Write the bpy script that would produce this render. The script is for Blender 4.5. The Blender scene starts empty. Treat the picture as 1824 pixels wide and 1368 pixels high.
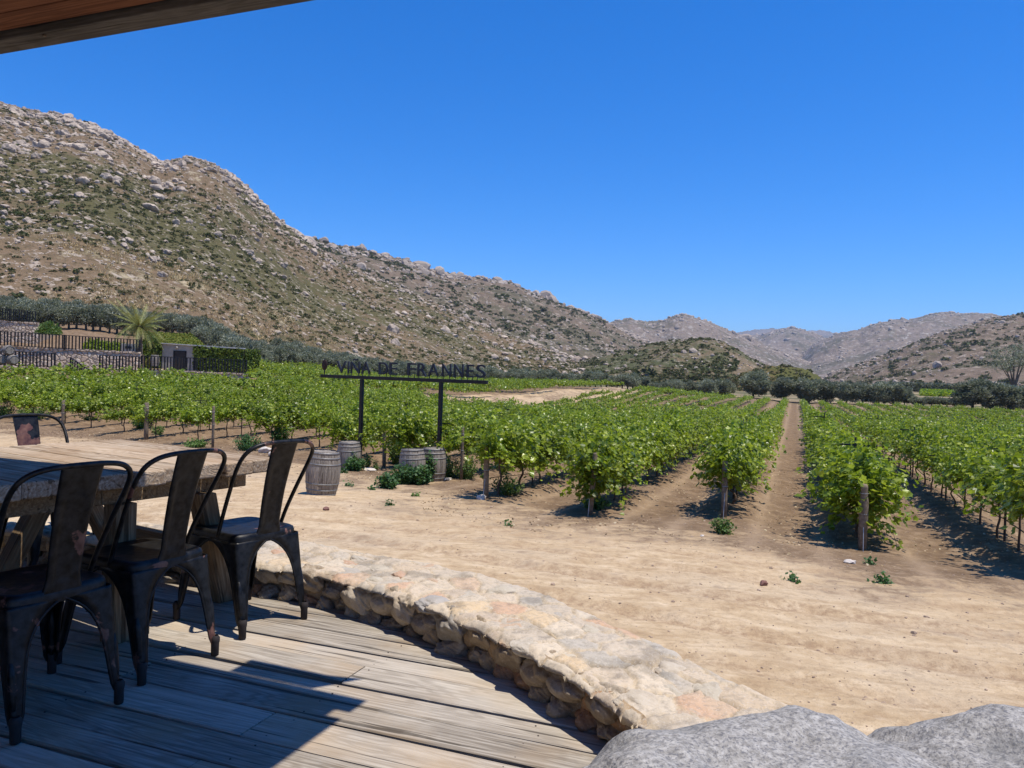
import bpy, math, random
import numpy as np
from mathutils import Matrix, Vector

random.seed(7)
rng = np.random.default_rng(11)
sc = bpy.context.scene
col = sc.collection
rad = math.radians

# ------------------------------------------------------------------ camera
EYE = 1.22
FPX = 1370.0
cam_d = bpy.data.cameras.new('camera')
cam_d.sensor_width = 36.0
cam_d.lens = FPX * 36 / 1824
cam_d.clip_start = 0.05
cam_d.clip_end = 30000
cam = bpy.data.objects.new('camera', cam_d)
col.objects.link(cam)
ROT = Matrix.Rotation(rad(90 - 0.836), 3, 'X') @ Matrix.Rotation(rad(1.8), 3, 'Z')
cam.matrix_world = Matrix.Translation((0, 0, EYE)) @ ROT.to_4x4()
sc.camera = cam

# ------------------------------------------------------------------ light
SUN_EL = 73.0
SUN_DIR = Vector((0.933 * math.cos(rad(SUN_EL)), -0.359 * math.cos(rad(SUN_EL)), math.sin(rad(SUN_EL))))
world = bpy.data.worlds.new('World')
sc.world = world
world.use_nodes = True
wn = world.node_tree
wn.nodes.clear()
sky = wn.nodes.new('ShaderNodeTexSky')
sky.sky_type = 'NISHITA'
sky.sun_disc = False
sky.sun_elevation = rad(SUN_EL)
sky.sun_rotation = math.atan2(0.933, -0.359)
sky.altitude = 400
sky.air_density = 1.0
sky.dust_density = 0.2
sky.ozone_density = 3.0
tint = wn.nodes.new('ShaderNodeMix')
tint.data_type = 'RGBA'
tint.blend_type = 'MULTIPLY'
tint.inputs[0].default_value = 1.0
tint.inputs[7].default_value = (0.65, 0.885, 1.30, 1)
bg = wn.nodes.new('ShaderNodeBackground')
bg.inputs[1].default_value = 0.128
wo = wn.nodes.new('ShaderNodeOutputWorld')
wn.links.new(sky.outputs[0], tint.inputs[6])
hsv = wn.nodes.new('ShaderNodeHueSaturation')
hsv.inputs['Saturation'].default_value = 1.18
wn.links.new(tint.outputs[2], hsv.inputs['Color'])
wn.links.new(hsv.outputs[0], bg.inputs[0])
wn.links.new(bg.outputs[0], wo.inputs[0])

sun_d = bpy.data.lights.new('sun', 'SUN')
sun_d.energy = 4.9
sun_d.angle = rad(0.5)
sun_d.color = (1.0, 0.94, 0.845)
sun = bpy.data.objects.new('sun', sun_d)
sun.rotation_euler = SUN_DIR.to_track_quat('Z', 'Y').to_euler()
col.objects.link(sun)

sc.view_settings.view_transform = 'Standard'
sc.view_settings.look = 'None'
sc.view_settings.exposure = 0.14
sc.view_settings.gamma = 1.0
sc.render.engine = 'CYCLES'
sc.cycles.max_bounces = 6
sc.cycles.transparent_max_bounces = 8

# ------------------------------------------------------------------ helpers
def ray(px, py):
    return ROT @ Vector(((px - 912) / FPX, -(py - 684) / FPX, -1))

def aty(px, py, Y):
    v = ray(px, py)
    k = Y / v.y
    return Vector((v.x * k, Y, v.z * k + EYE))

def atz(px, py, z):
    v = ray(px, py)
    k = (z - EYE) / v.z
    return Vector((v.x * k, v.y * k, z))

RT = np.array(ROT.transposed())
def proj(P):
    q = (np.asarray(P, float) - np.array([0, 0, EYE])) @ RT.T
    return 912 + FPX * q[..., 0] / -q[..., 2], 684 - FPX * q[..., 1] / -q[..., 2]

def tag(o, label=None, cat=None, group=None, kind=None):
    if label: o['label'] = label
    if cat: o['category'] = cat
    if group: o['group'] = group
    if kind: o['kind'] = kind
    return o

def empty(name, loc=(0, 0, 0), rz=0.0, label=None, cat=None, group=None):
    o = bpy.data.objects.new(name, None)
    o.empty_display_size = 0.1
    o.location = loc
    o.rotation_euler = (0, 0, rz)
    col.objects.link(o)
    return tag(o, label, cat, group)

def mesh(name, V, Fs, mats, smooth=False, attrs=None, midx=None):
    V = np.asarray(V, np.float32).reshape(-1, 3)
    Fs = [np.asarray(f, np.int32) for f in Fs if len(f)]
    me = bpy.data.meshes.new(name)
    me.vertices.add(len(V))
    me.vertices.foreach_set('co', V.ravel())
    loops = np.concatenate([f.ravel() for f in Fs])
    tot = np.concatenate([np.full(len(f), f.shape[1], np.int32) for f in Fs])
    start = np.concatenate([[0], np.cumsum(tot)[:-1]]).astype(np.int32)
    me.loops.add(len(loops))
    me.loops.foreach_set('vertex_index', loops)
    me.polygons.add(len(tot))
    me.polygons.foreach_set('loop_start', start)
    if not isinstance(mats, (list, tuple)): mats = [mats]
    for m in mats: me.materials.append(m)
    if midx is not None:
        me.polygons.foreach_set('material_index', np.asarray(midx, np.int32))
    me.update(calc_edges=True)
    me.polygons.foreach_set('use_smooth', np.full(len(tot), smooth, bool))
    if attrs:
        for k, a in attrs.items():
            a = np.asarray(a, np.float32)
            if a.ndim == 2:
                at = me.attributes.new(k, 'FLOAT_COLOR', 'POINT')
                at.data.foreach_set('color', a.ravel())
            else:
                at = me.attributes.new(k, 'FLOAT', 'POINT')
                at.data.foreach_set('value', a)
    me.validate()
    return me

def place(name, me, parent=None, loc=None, rot=None, scale=None):
    o = bpy.data.objects.new(name, me)
    col.objects.link(o)
    if parent is not None: o.parent = parent
    if loc is not None: o.location = loc
    if rot is not None: o.rotation_euler = rot
    if scale is not None: o.scale = scale
    return o

class G:
    """geometry collector: pieces of (V, [faces])"""
    def __init__(s): s.V = []; s.F = {}; s.n = 0
    def add(s, VF, M=None):
        V, Fs = VF
        V = np.asarray(V, float).reshape(-1, 3)
        if M is not None:
            M = np.array(M); V = V @ M[:3, :3].T + M[:3, 3]
        for f in Fs:
            f = np.asarray(f, int)
            if len(f): s.F.setdefault(f.shape[1], []).append(f + s.n)
        s.V.append(V); s.n += len(V)
        return s
    def get(s): return np.concatenate(s.V), [np.concatenate(v) for v in s.F.values()]
    def build(s, name, mat, parent=None, smooth=False, bevel=0, **k):
        V, Fs = s.get()
        o = place(name, mesh(name, V, Fs, mat, smooth), parent, **k)
        if bevel:
            b = o.modifiers.new('bevel', 'BEVEL'); b.width = bevel; b.segments = 2; b.limit_method = 'ANGLE'
        return o

def box(x0, x1, y0, y1, z0, z1):
    V = [(x, y, z) for z in (z0, z1) for y in (y0, y1) for x in (x0, x1)]
    return V, [[(0, 2, 3, 1), (4, 5, 7, 6), (0, 1, 5, 4), (2, 6, 7, 3), (0, 4, 6, 2), (1, 3, 7, 5)]]

def bar(p0, p1, w, h, up=(0, 0, 1)):
    """box beam from p0 to p1, w wide, h tall"""
    p0 = Vector(p0); p1 = Vector(p1)
    d = (p1 - p0).normalized()
    s = d.cross(Vector(up))
    if s.length < 1e-4: s = d.cross(Vector((1, 0, 0)))
    s.normalize(); u = s.cross(d)
    V = []
    for p in (p0, p1):
        for a, b in ((-1, -1), (1, -1), (1, 1), (-1, 1)):
            V.append(p + s * a * w / 2 + u * b * h / 2)
    return [tuple(v) for v in V], [[(0, 1, 5, 4), (1, 2, 6, 5), (2, 3, 7, 6), (3, 0, 4, 7), (3, 2, 1, 0), (4, 5, 6, 7)]]

def tube(path, r, n=8, cap=True):
    P = [Vector(p) for p in path]
    if not hasattr(r, '__len__'): r = [r] * len(P)
    V = []; prev = None
    for i, p in enumerate(P):
        t = (P[min(i + 1, len(P) - 1)] - P[max(i - 1, 0)]).normalized()
        if prev is None:
            a = t.orthogonal().normalized()
        else:
            a = (prev - t * prev.dot(t)).normalized()
        prev = a
        b = t.cross(a)
        for k in range(n):
            an = 2 * math.pi * k / n
            V.append(tuple(p + (a * math.cos(an) + b * math.sin(an)) * r[i]))
    F = []
    for i in range(len(P) - 1):
        for k in range(n):
            k2 = (k + 1) % n
            F.append((i * n + k, i * n + k2, (i + 1) * n + k2, (i + 1) * n + k))
    Fs = [F]
    if cap:
        Fs.append([tuple(range(n - 1, -1, -1)), tuple((len(P) - 1) * n + k for k in range(n))])
    return V, Fs

def catmull(pts, m=6):
    P = [Vector(p) for p in pts]
    P = [2 * P[0] - P[1]] + P + [2 * P[-1] - P[-2]]
    out = []
    for i in range(1, len(P) - 2):
        for k in range(m):
            t = k / m
            a, b, c, d = P[i - 1], P[i], P[i + 1], P[i + 2]
            out.append(0.5 * ((2 * b) + (c - a) * t + (2 * a - 5 * b + 4 * c - d) * t * t + (3 * b - a - 3 * c + d) * t ** 3))
    out.append(P[-2])
    return out

def lathe(prof, n=24):
    V = []; F = []
    for r, z in prof:
        for k in range(n):
            a = 2 * math.pi * k / n
            V.append((r * math.cos(a), r * math.sin(a), z))
    for i in range(len(prof) - 1):
        for k in range(n):
            k2 = (k + 1) % n
            F.append((i * n + k, i * n + k2, (i + 1) * n + k2, (i + 1) * n + k))
    return V, [F]

def grid(nx, ny):
    i = np.arange((nx - 1) * (ny - 1)); x = i % (nx - 1); y = i // (nx - 1)
    a = y * nx + x
    return np.stack([a, a + 1, a + nx + 1, a + nx], 1)

def _h(ix, iy, s):
    h = (ix.astype(np.int64) * 374761393 + iy.astype(np.int64) * 668265263 + s * 974711) & 0xffffffff
    h = ((h ^ (h >> 13)) * 1274126177) & 0xffffffff
    h = ((h ^ (h >> 16)) * 2246822519) & 0xffffffff
    return ((h ^ (h >> 15)) & 0xffffff) / float(0xffffff)

def vn(x, y, s=0):
    x = np.asarray(x, float); y = np.asarray(y, float)
    ix = np.floor(x); iy = np.floor(y); fx = x - ix; fy = y - iy
    fx = fx * fx * (3 - 2 * fx); fy = fy * fy * (3 - 2 * fy)
    a = _h(ix, iy, s); b = _h(ix + 1, iy, s); c = _h(ix, iy + 1, s); d = _h(ix + 1, iy + 1, s)
    return (a * (1 - fx) + b * fx) * (1 - fy) + (c * (1 - fx) + d * fx) * fy

def fbm(x, y, o=4, s=0):
    t = 0; amp = 1; tot = 0
    for k in range(o):
        t = t + amp * vn(x * 2 ** k + 17.3 * k, y * 2 ** k - 9.1 * k, s + k); tot += amp; amp *= 0.5
    return t / tot

def ico(sub=1):
    t = (1 + 5 ** .5) / 2
    V = [(-1, t, 0), (1, t, 0), (-1, -t, 0), (1, -t, 0), (0, -1, t), (0, 1, t), (0, -1, -t), (0, 1, -t), (t, 0, -1), (t, 0, 1), (-t, 0, -1), (-t, 0, 1)]
    V = [Vector(v).normalized() for v in V]
    F = [(0, 11, 5), (0, 5, 1), (0, 1, 7), (0, 7, 10), (0, 10, 11), (1, 5, 9), (5, 11, 4), (11, 10, 2), (10, 7, 6), (7, 1, 8), (3, 9, 4), (3, 4, 2), (3, 2, 6), (3, 6, 8), (3, 8, 9), (4, 9, 5), (2, 4, 11), (6, 2, 10), (8, 6, 7), (9, 8, 1)]
    for _ in range(sub):
        mid = {}; NF = []
        def m(a, b):
            k = (min(a, b), max(a, b))
            if k not in mid:
                mid[k] = len(V); V.append(((V[a] + V[b]) / 2).normalized())
            return mid[k]
        for a, b, c in F:
            x, y, z = m(a, b), m(b, c), m(c, a)
            NF += [(a, x, z), (b, y, x), (c, z, y), (x, y, z)]
        F = NF
    return np.array([tuple(v) for v in V]), np.array(F)

def rock(sub, seed, rough=0.3, planes=9):
    """angular rock: sphere cut by random planes"""
    r = np.random.default_rng(seed)
    V, F = ico(sub)
    N = r.normal(size=(planes, 3)); N /= np.linalg.norm(N, axis=1)[:, None]
    D = r.uniform(0.55, 0.92, planes)
    dots = V @ N.T
    lim = np.where(dots > 0.05, D / np.maximum(dots, 0.05), 9).min(1)
    R = np.minimum(1.0, lim)
    R = R * (1 + rough * 0.25 * (fbm(V[:, 0] * 2.3 + V[:, 2] * 1.7 + seed, V[:, 1] * 2.3 - V[:, 2] + seed, 3, seed) - 0.5) * 2)
    return V * R[:, None], [F]

def merge(tpls, which, M, T):
    """instances of templates; M (n,3,3), T (n,3)"""
    g = G()
    for k, (V, Fs) in enumerate(tpls):
        idx = np.where(which == k)[0]
        if not len(idx): continue
        V = np.asarray(V, float); nv = len(V)
        W = np.einsum('nij,vj->nvi', M[idx], V) + T[idx][:, None, :]
        off = (np.arange(len(idx)) * nv)[:, None, None]
        g.add((W.reshape(-1, 3), [(np.asarray(f)[None] + off).reshape(-1, np.asarray(f).shape[1]) for f in Fs]))
    return g

def rotz_scale(a, sx, sy, sz):
    n = len(a); M = np.zeros((n, 3, 3))
    c, s = np.cos(a), np.sin(a)
    M[:, 0, 0] = c * sx; M[:, 0, 1] = -s * sy; M[:, 1, 0] = s * sx; M[:, 1, 1] = c * sy; M[:, 2, 2] = sz
    return M

def ordinal(n):
    ones = ['', 'first', 'second', 'third', 'fourth', 'fifth', 'sixth', 'seventh', 'eighth', 'ninth', 'tenth', 'eleventh', 'twelfth', 'thirteenth', 'fourteenth', 'fifteenth', 'sixteenth', 'seventeenth', 'eighteenth', 'nineteenth']
    tens = {20: ('twentieth', 'twenty'), 30: ('thirtieth', 'thirty'), 40: ('fortieth', 'forty'), 50: ('fiftieth', 'fifty'), 60: ('sixtieth', 'sixty')}
    if n < 20: return ones[n]
    t = n // 10 * 10
    return tens[t][0] if n % 10 == 0 else tens[t][1] + '-' + ones[n % 10]

# ------------------------------------------------------------------ materials
class N:
    def __init__(s, name):
        s.m = bpy.data.materials.new(name); s.m.use_nodes = True
        s.t = s.m.node_tree; s.t.nodes.clear()
        s.out = s.n('ShaderNodeOutputMaterial')
        s.b = s.n('ShaderNodeBsdfPrincipled')
        s.l(s.b.outputs[0], s.out.inputs[0])
    def n(s, t, **k):
        x = s.t.nodes.new(t)
        for a, v in k.items(): setattr(x, a, v)
        return x
    def l(s, a, b): s.t.links.new(a, b)
    def coord(s, scale=(1, 1, 1), src='Object', rnd=0.0):
        c = s.n('ShaderNodeTexCoord'); m = s.n('ShaderNodeMapping')
        m.inputs['Scale'].default_value = scale
        s.l(c.outputs[src], m.inputs[0])
        if rnd:
            g = s.n('ShaderNodeNewGeometry'); mu = s.n('ShaderNodeVectorMath', operation='SCALE')
            cx = s.n('ShaderNodeCombineXYZ')
            s.l(g.outputs['Random Per Island'], cx.inputs[0]); s.l(g.outputs['Random Per Island'], cx.inputs[1]); s.l(g.outputs['Random Per Island'], cx.inputs[2])
            s.l(cx.outputs[0], mu.inputs[0]); mu.inputs['Scale'].default_value = rnd
            s.l(mu.outputs[0], m.inputs['Location'])
        return m.outputs[0]
    def noise(s, vec, scale, detail=4, rough=0.55, dist=0.0, out=0):
        x = s.n('ShaderNodeTexNoise'); x.inputs['Scale'].default_value = scale
        x.inputs['Detail'].default_value = detail; x.inputs['Roughness'].default_value = rough
        x.inputs['Distortion'].default_value = dist
        s.l(vec, x.inputs['Vector']); return x.outputs[out]
    def vor(s, vec, scale, feature='F1', out=0, rnd=1.0):
        x = s.n('ShaderNodeTexVoronoi', feature=feature); x.inputs['Scale'].default_value = scale
        x.inputs['Randomness'].default_value = rnd
        s.l(vec, x.inputs['Vector']); return x.outputs[out]
    def ramp(s, fac, stops, interp='LINEAR'):
        r = s.n('ShaderNodeValToRGB'); cr = r.color_ramp; cr.interpolation = interp
        while len(cr.elements) < len(stops): cr.elements.new(0.5)
        for e, (p, c) in zip(cr.elements, stops):
            e.position = p
            e.color = (c, c, c, 1) if not hasattr(c, '__len__') else (*c, 1)
        s.l(fac, r.inputs[0]); return r.outputs[0]
    def mix(s, fac, a, b, mode='MIX'):
        x = s.n('ShaderNodeMix', data_type='RGBA', blend_type=mode)
        for i, v in ((0, fac), (6, a), (7, b)):
            if hasattr(v, 'is_linked') or isinstance(v, bpy.types.NodeSocket): s.l(v, x.inputs[i])
            elif i == 0: x.inputs[0].default_value = v
            else: x.inputs[i].default_value = (*v, 1)
        return x.outputs[2]
    def math(s, op, a, b=0.0):
        x = s.n('ShaderNodeMath', operation=op)
        for i, v in ((0, a), (1, b)):
            if isinstance(v, bpy.types.NodeSocket): s.l(v, x.inputs[i])
            else: x.inputs[i].default_value = v
        return x.outputs[0]
    def island(s):
        return s.n('ShaderNodeNewGeometry').outputs['Random Per Island']
    def attr(s, name, out='Fac'):
        x = s.n('ShaderNodeAttribute'); x.attribute_name = name; return x.outputs[out]
    def bump(s, h, strength=0.5, dist=0.02, prev=None):
        b = s.n('ShaderNodeBump'); b.inputs['Strength'].default_value = strength
        b.inputs['Distance'].default_value = dist
        s.l(h, b.inputs['Height'])
        if prev is not None: s.l(prev, b.inputs['Normal'])
        return b.outputs[0]
    def fin(s, colr=None, rough=0.8, metal=0.0, normal=None, spec=0.3):
        if colr is not None:
            if isinstance(colr, bpy.types.NodeSocket): s.l(colr, s.b.inputs['Base Color'])
            else: s.b.inputs['Base Color'].default_value = (*colr, 1)
        if isinstance(rough, bpy.types.NodeSocket): s.l(rough, s.b.inputs['Roughness'])
        else: s.b.inputs['Roughness'].default_value = rough
        if isinstance(metal, bpy.types.NodeSocket): s.l(metal, s.b.inputs['Metallic'])
        else: s.b.inputs['Metallic'].default_value = metal
        s.b.inputs['Specular IOR Level'].default_value = spec
        if normal is not None: s.l(normal, s.b.inputs['Normal'])
        return s.m

def m_wood(name, dark, mid, light, gscale=1.0, brown=None, rough=0.85, crack=1.0):
    """weathered wood, grain along local X"""
    n = N(name)
    v = n.coord((1, 1, 1), rnd=37.0)
    mp = n.n('ShaderNodeMapping'); mp.inputs['Scale'].default_value = (0.65 * gscale, 5.5 * gscale, 5.5 * gscale); n.l(v, mp.inputs[0])
    swirl = n.noise(mp.outputs[0], 1.2, 3, 0.5, 0.6)
    wv = n.n('ShaderNodeMath', operation='MULTIPLY'); n.l(swirl, wv.inputs[0]); wv.inputs[1].default_value = 95.0
    sn = n.math('SINE', n.math('ADD', wv.outputs[0], n.math('MULTIPLY', n.noise(v, 9.0, 2), 1.5)))
    rings = n.math('MULTIPLY', n.math('ADD', sn, 1.0), 0.5)
    mp2 = n.n('ShaderNodeMapping'); mp2.inputs['Scale'].default_value = (2.2 * gscale, 90 * gscale, 90 * gscale); n.l(v, mp2.inputs[0])
    fine = n.noise(mp2.outputs[0], 1.0, 4, 0.6)
    big = n.noise(n.coord((1, 1, 1), rnd=11.0), 1.7, 3)
    c = n.ramp(fine, [(0.3, dark), (0.5, mid), (0.72, light)])
    c = n.mix(n.math('MULTIPLY', n.ramp(rings, [(0.10, 1.0), (0.6, 0.0)]), 0.5), c, dark)
    c = n.mix(n.ramp(n.island(), [(0.0, 0.0), (1.0, 0.5)]), c, mid)
    if brown: c = n.mix(n.math('MULTIPLY', n.ramp(big, [(0.48, 0.0), (0.66, 1.0)]), 0.55), c, brown)
    hv = n.n('ShaderNodeHueSaturation'); n.l(c, hv.inputs['Color']); n.l(n.ramp(n.island(), [(0.0, 0.78), (1.0, 1.18)]), hv.inputs['Value'])
    kn = n.vor(n.coord((1, 5, 5), rnd=9.0), 1.1)
    c = n.mix(n.ramp(kn, [(0.035, 0.85), (0.07, 0.0)]), hv.outputs[0], tuple(x * 0.45 for x in dark))
    nb = n.bump(fine, 0.5 * crack, 0.006)
    nb = n.bump(rings, 0.4 * crack, 0.003, nb)
    mp3 = n.n('ShaderNodeMapping'); mp3.inputs['Scale'].default_value = (1.1 * gscale, 34 * gscale, 34 * gscale); n.l(v, mp3.inputs[0])
    ck = n.noise(mp3.outputs[0], 1.0, 2, 0.5)
    c = n.mix(n.math('MULTIPLY', n.ramp(ck, [(0.335, 1.0), (0.36, 0.0)]), 0.75 * crack), c, tuple(x * 0.3 for x in dark))
    wr = n.noise(v, 3.2, 5, 0.6)
    c = n.mix(n.math('MULTIPLY', n.ramp(wr, [(0.5, 0.0), (0.68, 1.0)]), 0.3), c, light)
    return n.fin(c, rough, normal=nb, spec=0.08)

def m_granite():
    n = N('granite')
    v = n.coord()
    a = n.noise(v, 75, 4, 0.75); b = n.noise(v, 170, 2, 0.6); c = n.noise(v, 5.0, 6, 0.65)
    k = n.ramp(a, [(0.32, (0.17, 0.157, 0.138)), (0.5, (0.31, 0.29, 0.26)), (0.64, (0.44, 0.415, 0.375))])
    k = n.mix(n.math('MULTIPLY', n.ramp(b, [(0.36, 1.0), (0.48, 0.0)]), 0.7), k, (0.10, 0.10, 0.11))
    k = n.mix(n.math('MULTIPLY', n.ramp(c, [(0.52, 0.0), (0.66, 1.0)]), 0.5), k, (0.15, 0.15, 0.145))
    st = n.vor(n.coord((1, 1, 1)), 2.2)
    k = n.mix(n.math('MULTIPLY', n.ramp(st, [(0.05, 1.0), (0.09, 0.0)]), 0.7), k, (0.26, 0.15, 0.09))
    nb = n.bump(a, 0.6, 0.004); nb = n.bump(c, 0.7, 0.03, nb)
    return n.fin(k, 0.75, normal=nb)

def m_rock(name='hill_rock', far=0.0):
    n = N(name)
    v = n.coord((1, 1, 1), 'Generated' if False else 'Object')
    a = n.noise(v, 1.4, 5, 0.65)
    base = n.ramp(n.island(), [(0.0, (0.37, 0.28, 0.205)), (0.5, (0.56, 0.445, 0.33)), (1.0, (0.70, 0.59, 0.46))])
    oi = n.n('ShaderNodeObjectInfo')
    base = n.mix(n.math('MULTIPLY', oi.outputs['Random'], 0.5), base, (0.40, 0.32, 0.245))
    c = n.mix(n.math('MULTIPLY', n.ramp(a, [(0.42, 1.0), (0.6, 0.0)]), 0.6), base, (0.19, 0.155, 0.13))
    c = n.mix(far, c, (0.36, 0.31, 0.26))
    return n.fin(c, 0.9, normal=n.bump(a, 0.7, 0.4))

def m_leaf(name, stops, trans=0.4, rough=0.5, spec=0.4, tcol=None):
    n = N(name)
    isl = n.island()
    c = n.ramp(isl, [(i / (len(stops) - 1), s) for i, s in enumerate(stops)])
    hv = n.n('ShaderNodeHueSaturation'); n.l(c, hv.inputs['Color']); c = hv.outputs[0]
    oi = n.n('ShaderNodeObjectInfo')
    n.l(n.ramp(oi.outputs['Random'], [(0.0, 0.80), (1.0, 1.18)]), hv.inputs['Value'])
    n.l(n.ramp(n.noise(n.coord(), 0.9, 2), [(0.3, 0.485), (0.7, 0.512)]), hv.inputs['Hue'])
    n.fin(c, rough, spec=spec)
    t = n.n('ShaderNodeBsdfTranslucent')
    tc = n.mix(0.5, c, tcol or (0.16, 0.30, 0.02))
    n.l(tc, t.inputs[0])
    ms = n.n('ShaderNodeMixShader'); ms.inputs[0].default_value = trans
    n.l(n.b.outputs[0], ms.inputs[1]); n.l(t.outputs[0], ms.inputs[2]); n.l(ms.outputs[0], n.out.inputs[0])
    return n.m

def m_plain(name, c, rough=0.7, metal=0.0, var=0.25, scale=6, bump=0.2, spec=0.3):
    n = N(name); v = n.coord()
    a = n.noise(v, scale, 5, 0.6)
    k = n.ramp(a, [(0.3, tuple(x * (1 - var) for x in c)), (0.7, tuple(min(1, x * (1 + var)) for x in c))])
    return n.fin(k, rough, metal, n.bump(a, bump, 0.01), spec)

def m_metal():
    n = N('worn_metal'); v = n.coord((1, 1, 1), rnd=0.0)
    oi = n.n('ShaderNodeObjectInfo'); ad = n.n('ShaderNodeVectorMath', operation='ADD')
    cx = n.n('ShaderNodeCombineXYZ'); n.l(n.math('MULTIPLY', oi.outputs['Random'], 23.0), cx.inputs[0])
    n.l(v, ad.inputs[0]); n.l(cx.outputs[0], ad.inputs[1])
    a = n.noise(ad.outputs[0], 5.0, 5, 0.6, 0.4); b = n.noise(ad.outputs[0], 30, 4, 0.6)
    base = n.ramp(b, [(0.3, (0.010, 0.010, 0.010)), (0.7, (0.042, 0.041, 0.040))])
    mask = n.ramp(a, [(0.60, 0.0), (0.615, 1.0)])
    c = n.mix(mask, base, n.ramp(b, [(0.35, (0.085, 0.034, 0.026)), (0.7, (0.20, 0.095, 0.065))]))
    mt = n.math('SUBTRACT', 0.75, n.math('MULTIPLY', mask, 0.7))
    rg = n.ramp(b, [(0.3, 0.34), (0.7, 0.55)])
    return n.fin(c, rg, mt, n.bump(b, 0.12, 0.002), 0.4)

def m_sand():
    n = N('ground'); v = n.coord()
    soil = n.attr('soil')
    big = n.noise(v, 0.35, 5, 0.6); med = n.noise(v, 2.6, 6, 0.65); fine = n.noise(v, 22, 5, 0.7)
    # wheel-brushed streaks running across the yard
    st = n.noise(n.coord((0.5, 3.2, 1.0)), 1.6, 6, 0.62, 0.5)
    sand = n.ramp(med, [(0.3, (0.43, 0.30, 0.175)), (0.5, (0.56, 0.415, 0.25)), (0.7, (0.67, 0.52, 0.34))])
    sand = n.mix(n.math('MULTIPLY', n.ramp(st, [(0.40, 1.0), (0.58, 0.0)]), 0.42), sand, (0.36, 0.235, 0.12))
    sand = n.mix(n.math('MULTIPLY', n.ramp(big, [(0.5, 0.0), (0.65, 1.0)]), 0.35), sand, (0.59, 0.48, 0.34))
    br = n.ramp(med, [(0.3, (0.115, 0.072, 0.043)), (0.55, (0.205, 0.137, 0.082)), (0.75, (0.32, 0.225, 0.14))])
    k = n.math('ADD', soil, n.math('MULTIPLY', n.math('SUBTRACT', big, 0.5), 1.5))
    k = n.math('ADD', k, n.math('MULTIPLY', n.math('SUBTRACT', med, 0.5), 1.4))
    k = n.math('ADD', k, n.math('MULTIPLY', n.math('SUBTRACT', n.noise(v, 9.0, 6, 0.7), 0.5), 0.8))
    c = n.mix(n.ramp(k, [(0.30, 0.0), (0.62, 1.0)]), sand, br)
    sp = n.noise(v, 55, 3, 0.6)
    c = n.mix(n.math('MULTIPLY', n.ramp(sp, [(0.30, 1.0), (0.38, 0.0)]), 0.45), c, (0.20, 0.14, 0.09))
    gr2 = n.noise(v, 9.0, 8, 0.75)
    c = n.mix(n.math('MULTIPLY', n.ramp(gr2, [(0.40, 1.0), (0.5, 0.0)]), 0.35), c, (0.26, 0.175, 0.10))
    c = n.mix(n.math('MULTIPLY', n.ramp(gr2, [(0.56, 0.0), (0.66, 1.0)]), 0.3), c, (0.66, 0.54, 0.38))
    rk = n.math('MULTIPLY', n.attr('rut'), n.ramp(gr2, [(0.38, 1.0), (0.58, 0.15)]))
    c = n.mix(n.math('MULTIPLY', rk, 0.8), c, (0.30, 0.195, 0.115))
    c = n.mix(n.math('MULTIPLY', n.attr('track'), 0.35), c, (0.44, 0.32, 0.205))
    grn = n.attr('hill')
    hn = n.noise(v, 0.09, 6, 0.65)
    hc = n.ramp(hn, [(0.38, (0.10, 0.10, 0.045)), (0.5, (0.21, 0.165, 0.095)), (0.64, (0.44, 0.34, 0.2))])
    c = n.mix(grn, c, hc)
    nb = n.bump(med, 0.6, 0.05); nb = n.bump(fine, 0.9, 0.014, nb); nb = n.bump(gr2, 0.6, 0.03, nb); nb = n.bump(st, 0.3, 0.03, nb)
    return n.fin(c, 0.95, normal=nb, spec=0.1)

def m_hill(name, green, brown, pale, rockc, s1=0.02, s2=0.12, rockamt=0.5, pink=None, dist=2.0):
    n = N(name); v = n.coord()
    a = n.noise(v, s1, 6, 0.62, 0.5); b = n.noise(v, s2, 7, 0.7); w = n.vor(v, s2 * 1.6)
    f2 = n.noise(v, s2 * 4, 5, 0.7)
    ga = n.attr('green')
    k = n.math('ADD', n.math('MULTIPLY', n.math('SUBTRACT', a, 0.5), 2.4), ga)
    k = n.math('ADD', k, n.math('MULTIPLY', n.math('SUBTRACT', b, 0.5), 2.6))
    c = n.mix(n.ramp(k, [(0.30, 0.0), (0.70, 1.0)]), brown, green)
    c = n.mix(n.ramp(f2, [(0.35, 0.55), (0.55, 0.0)]), c, tuple(x * 0.55 for x in green))
    pa = n.attr('pale')
    k2 = n.math('ADD', n.math('MULTIPLY', n.math('SUBTRACT', b, 0.5), 1.5), n.math('ADD', pa, n.math('MULTIPLY', n.math('SUBTRACT', a, 0.5), 0.8)))
    c = n.mix(n.ramp(k2, [(0.50, 0.0), (0.66, 1.0)]), c, pale)
    r = n.noise(v, s2 * 2.2, 4, 0.75)
    rk = n.math('MULTIPLY', n.ramp(r, [(0.56, 0.0), (0.62, 1.0)]), rockamt)
    c = n.mix(rk, c, rockc)
    nb = n.bump(r, 0.9, dist); nb = n.bump(f2, 0.6, dist * 0.4, nb)
    return n.fin(c, 0.95, normal=nb, spec=0.1)

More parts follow.
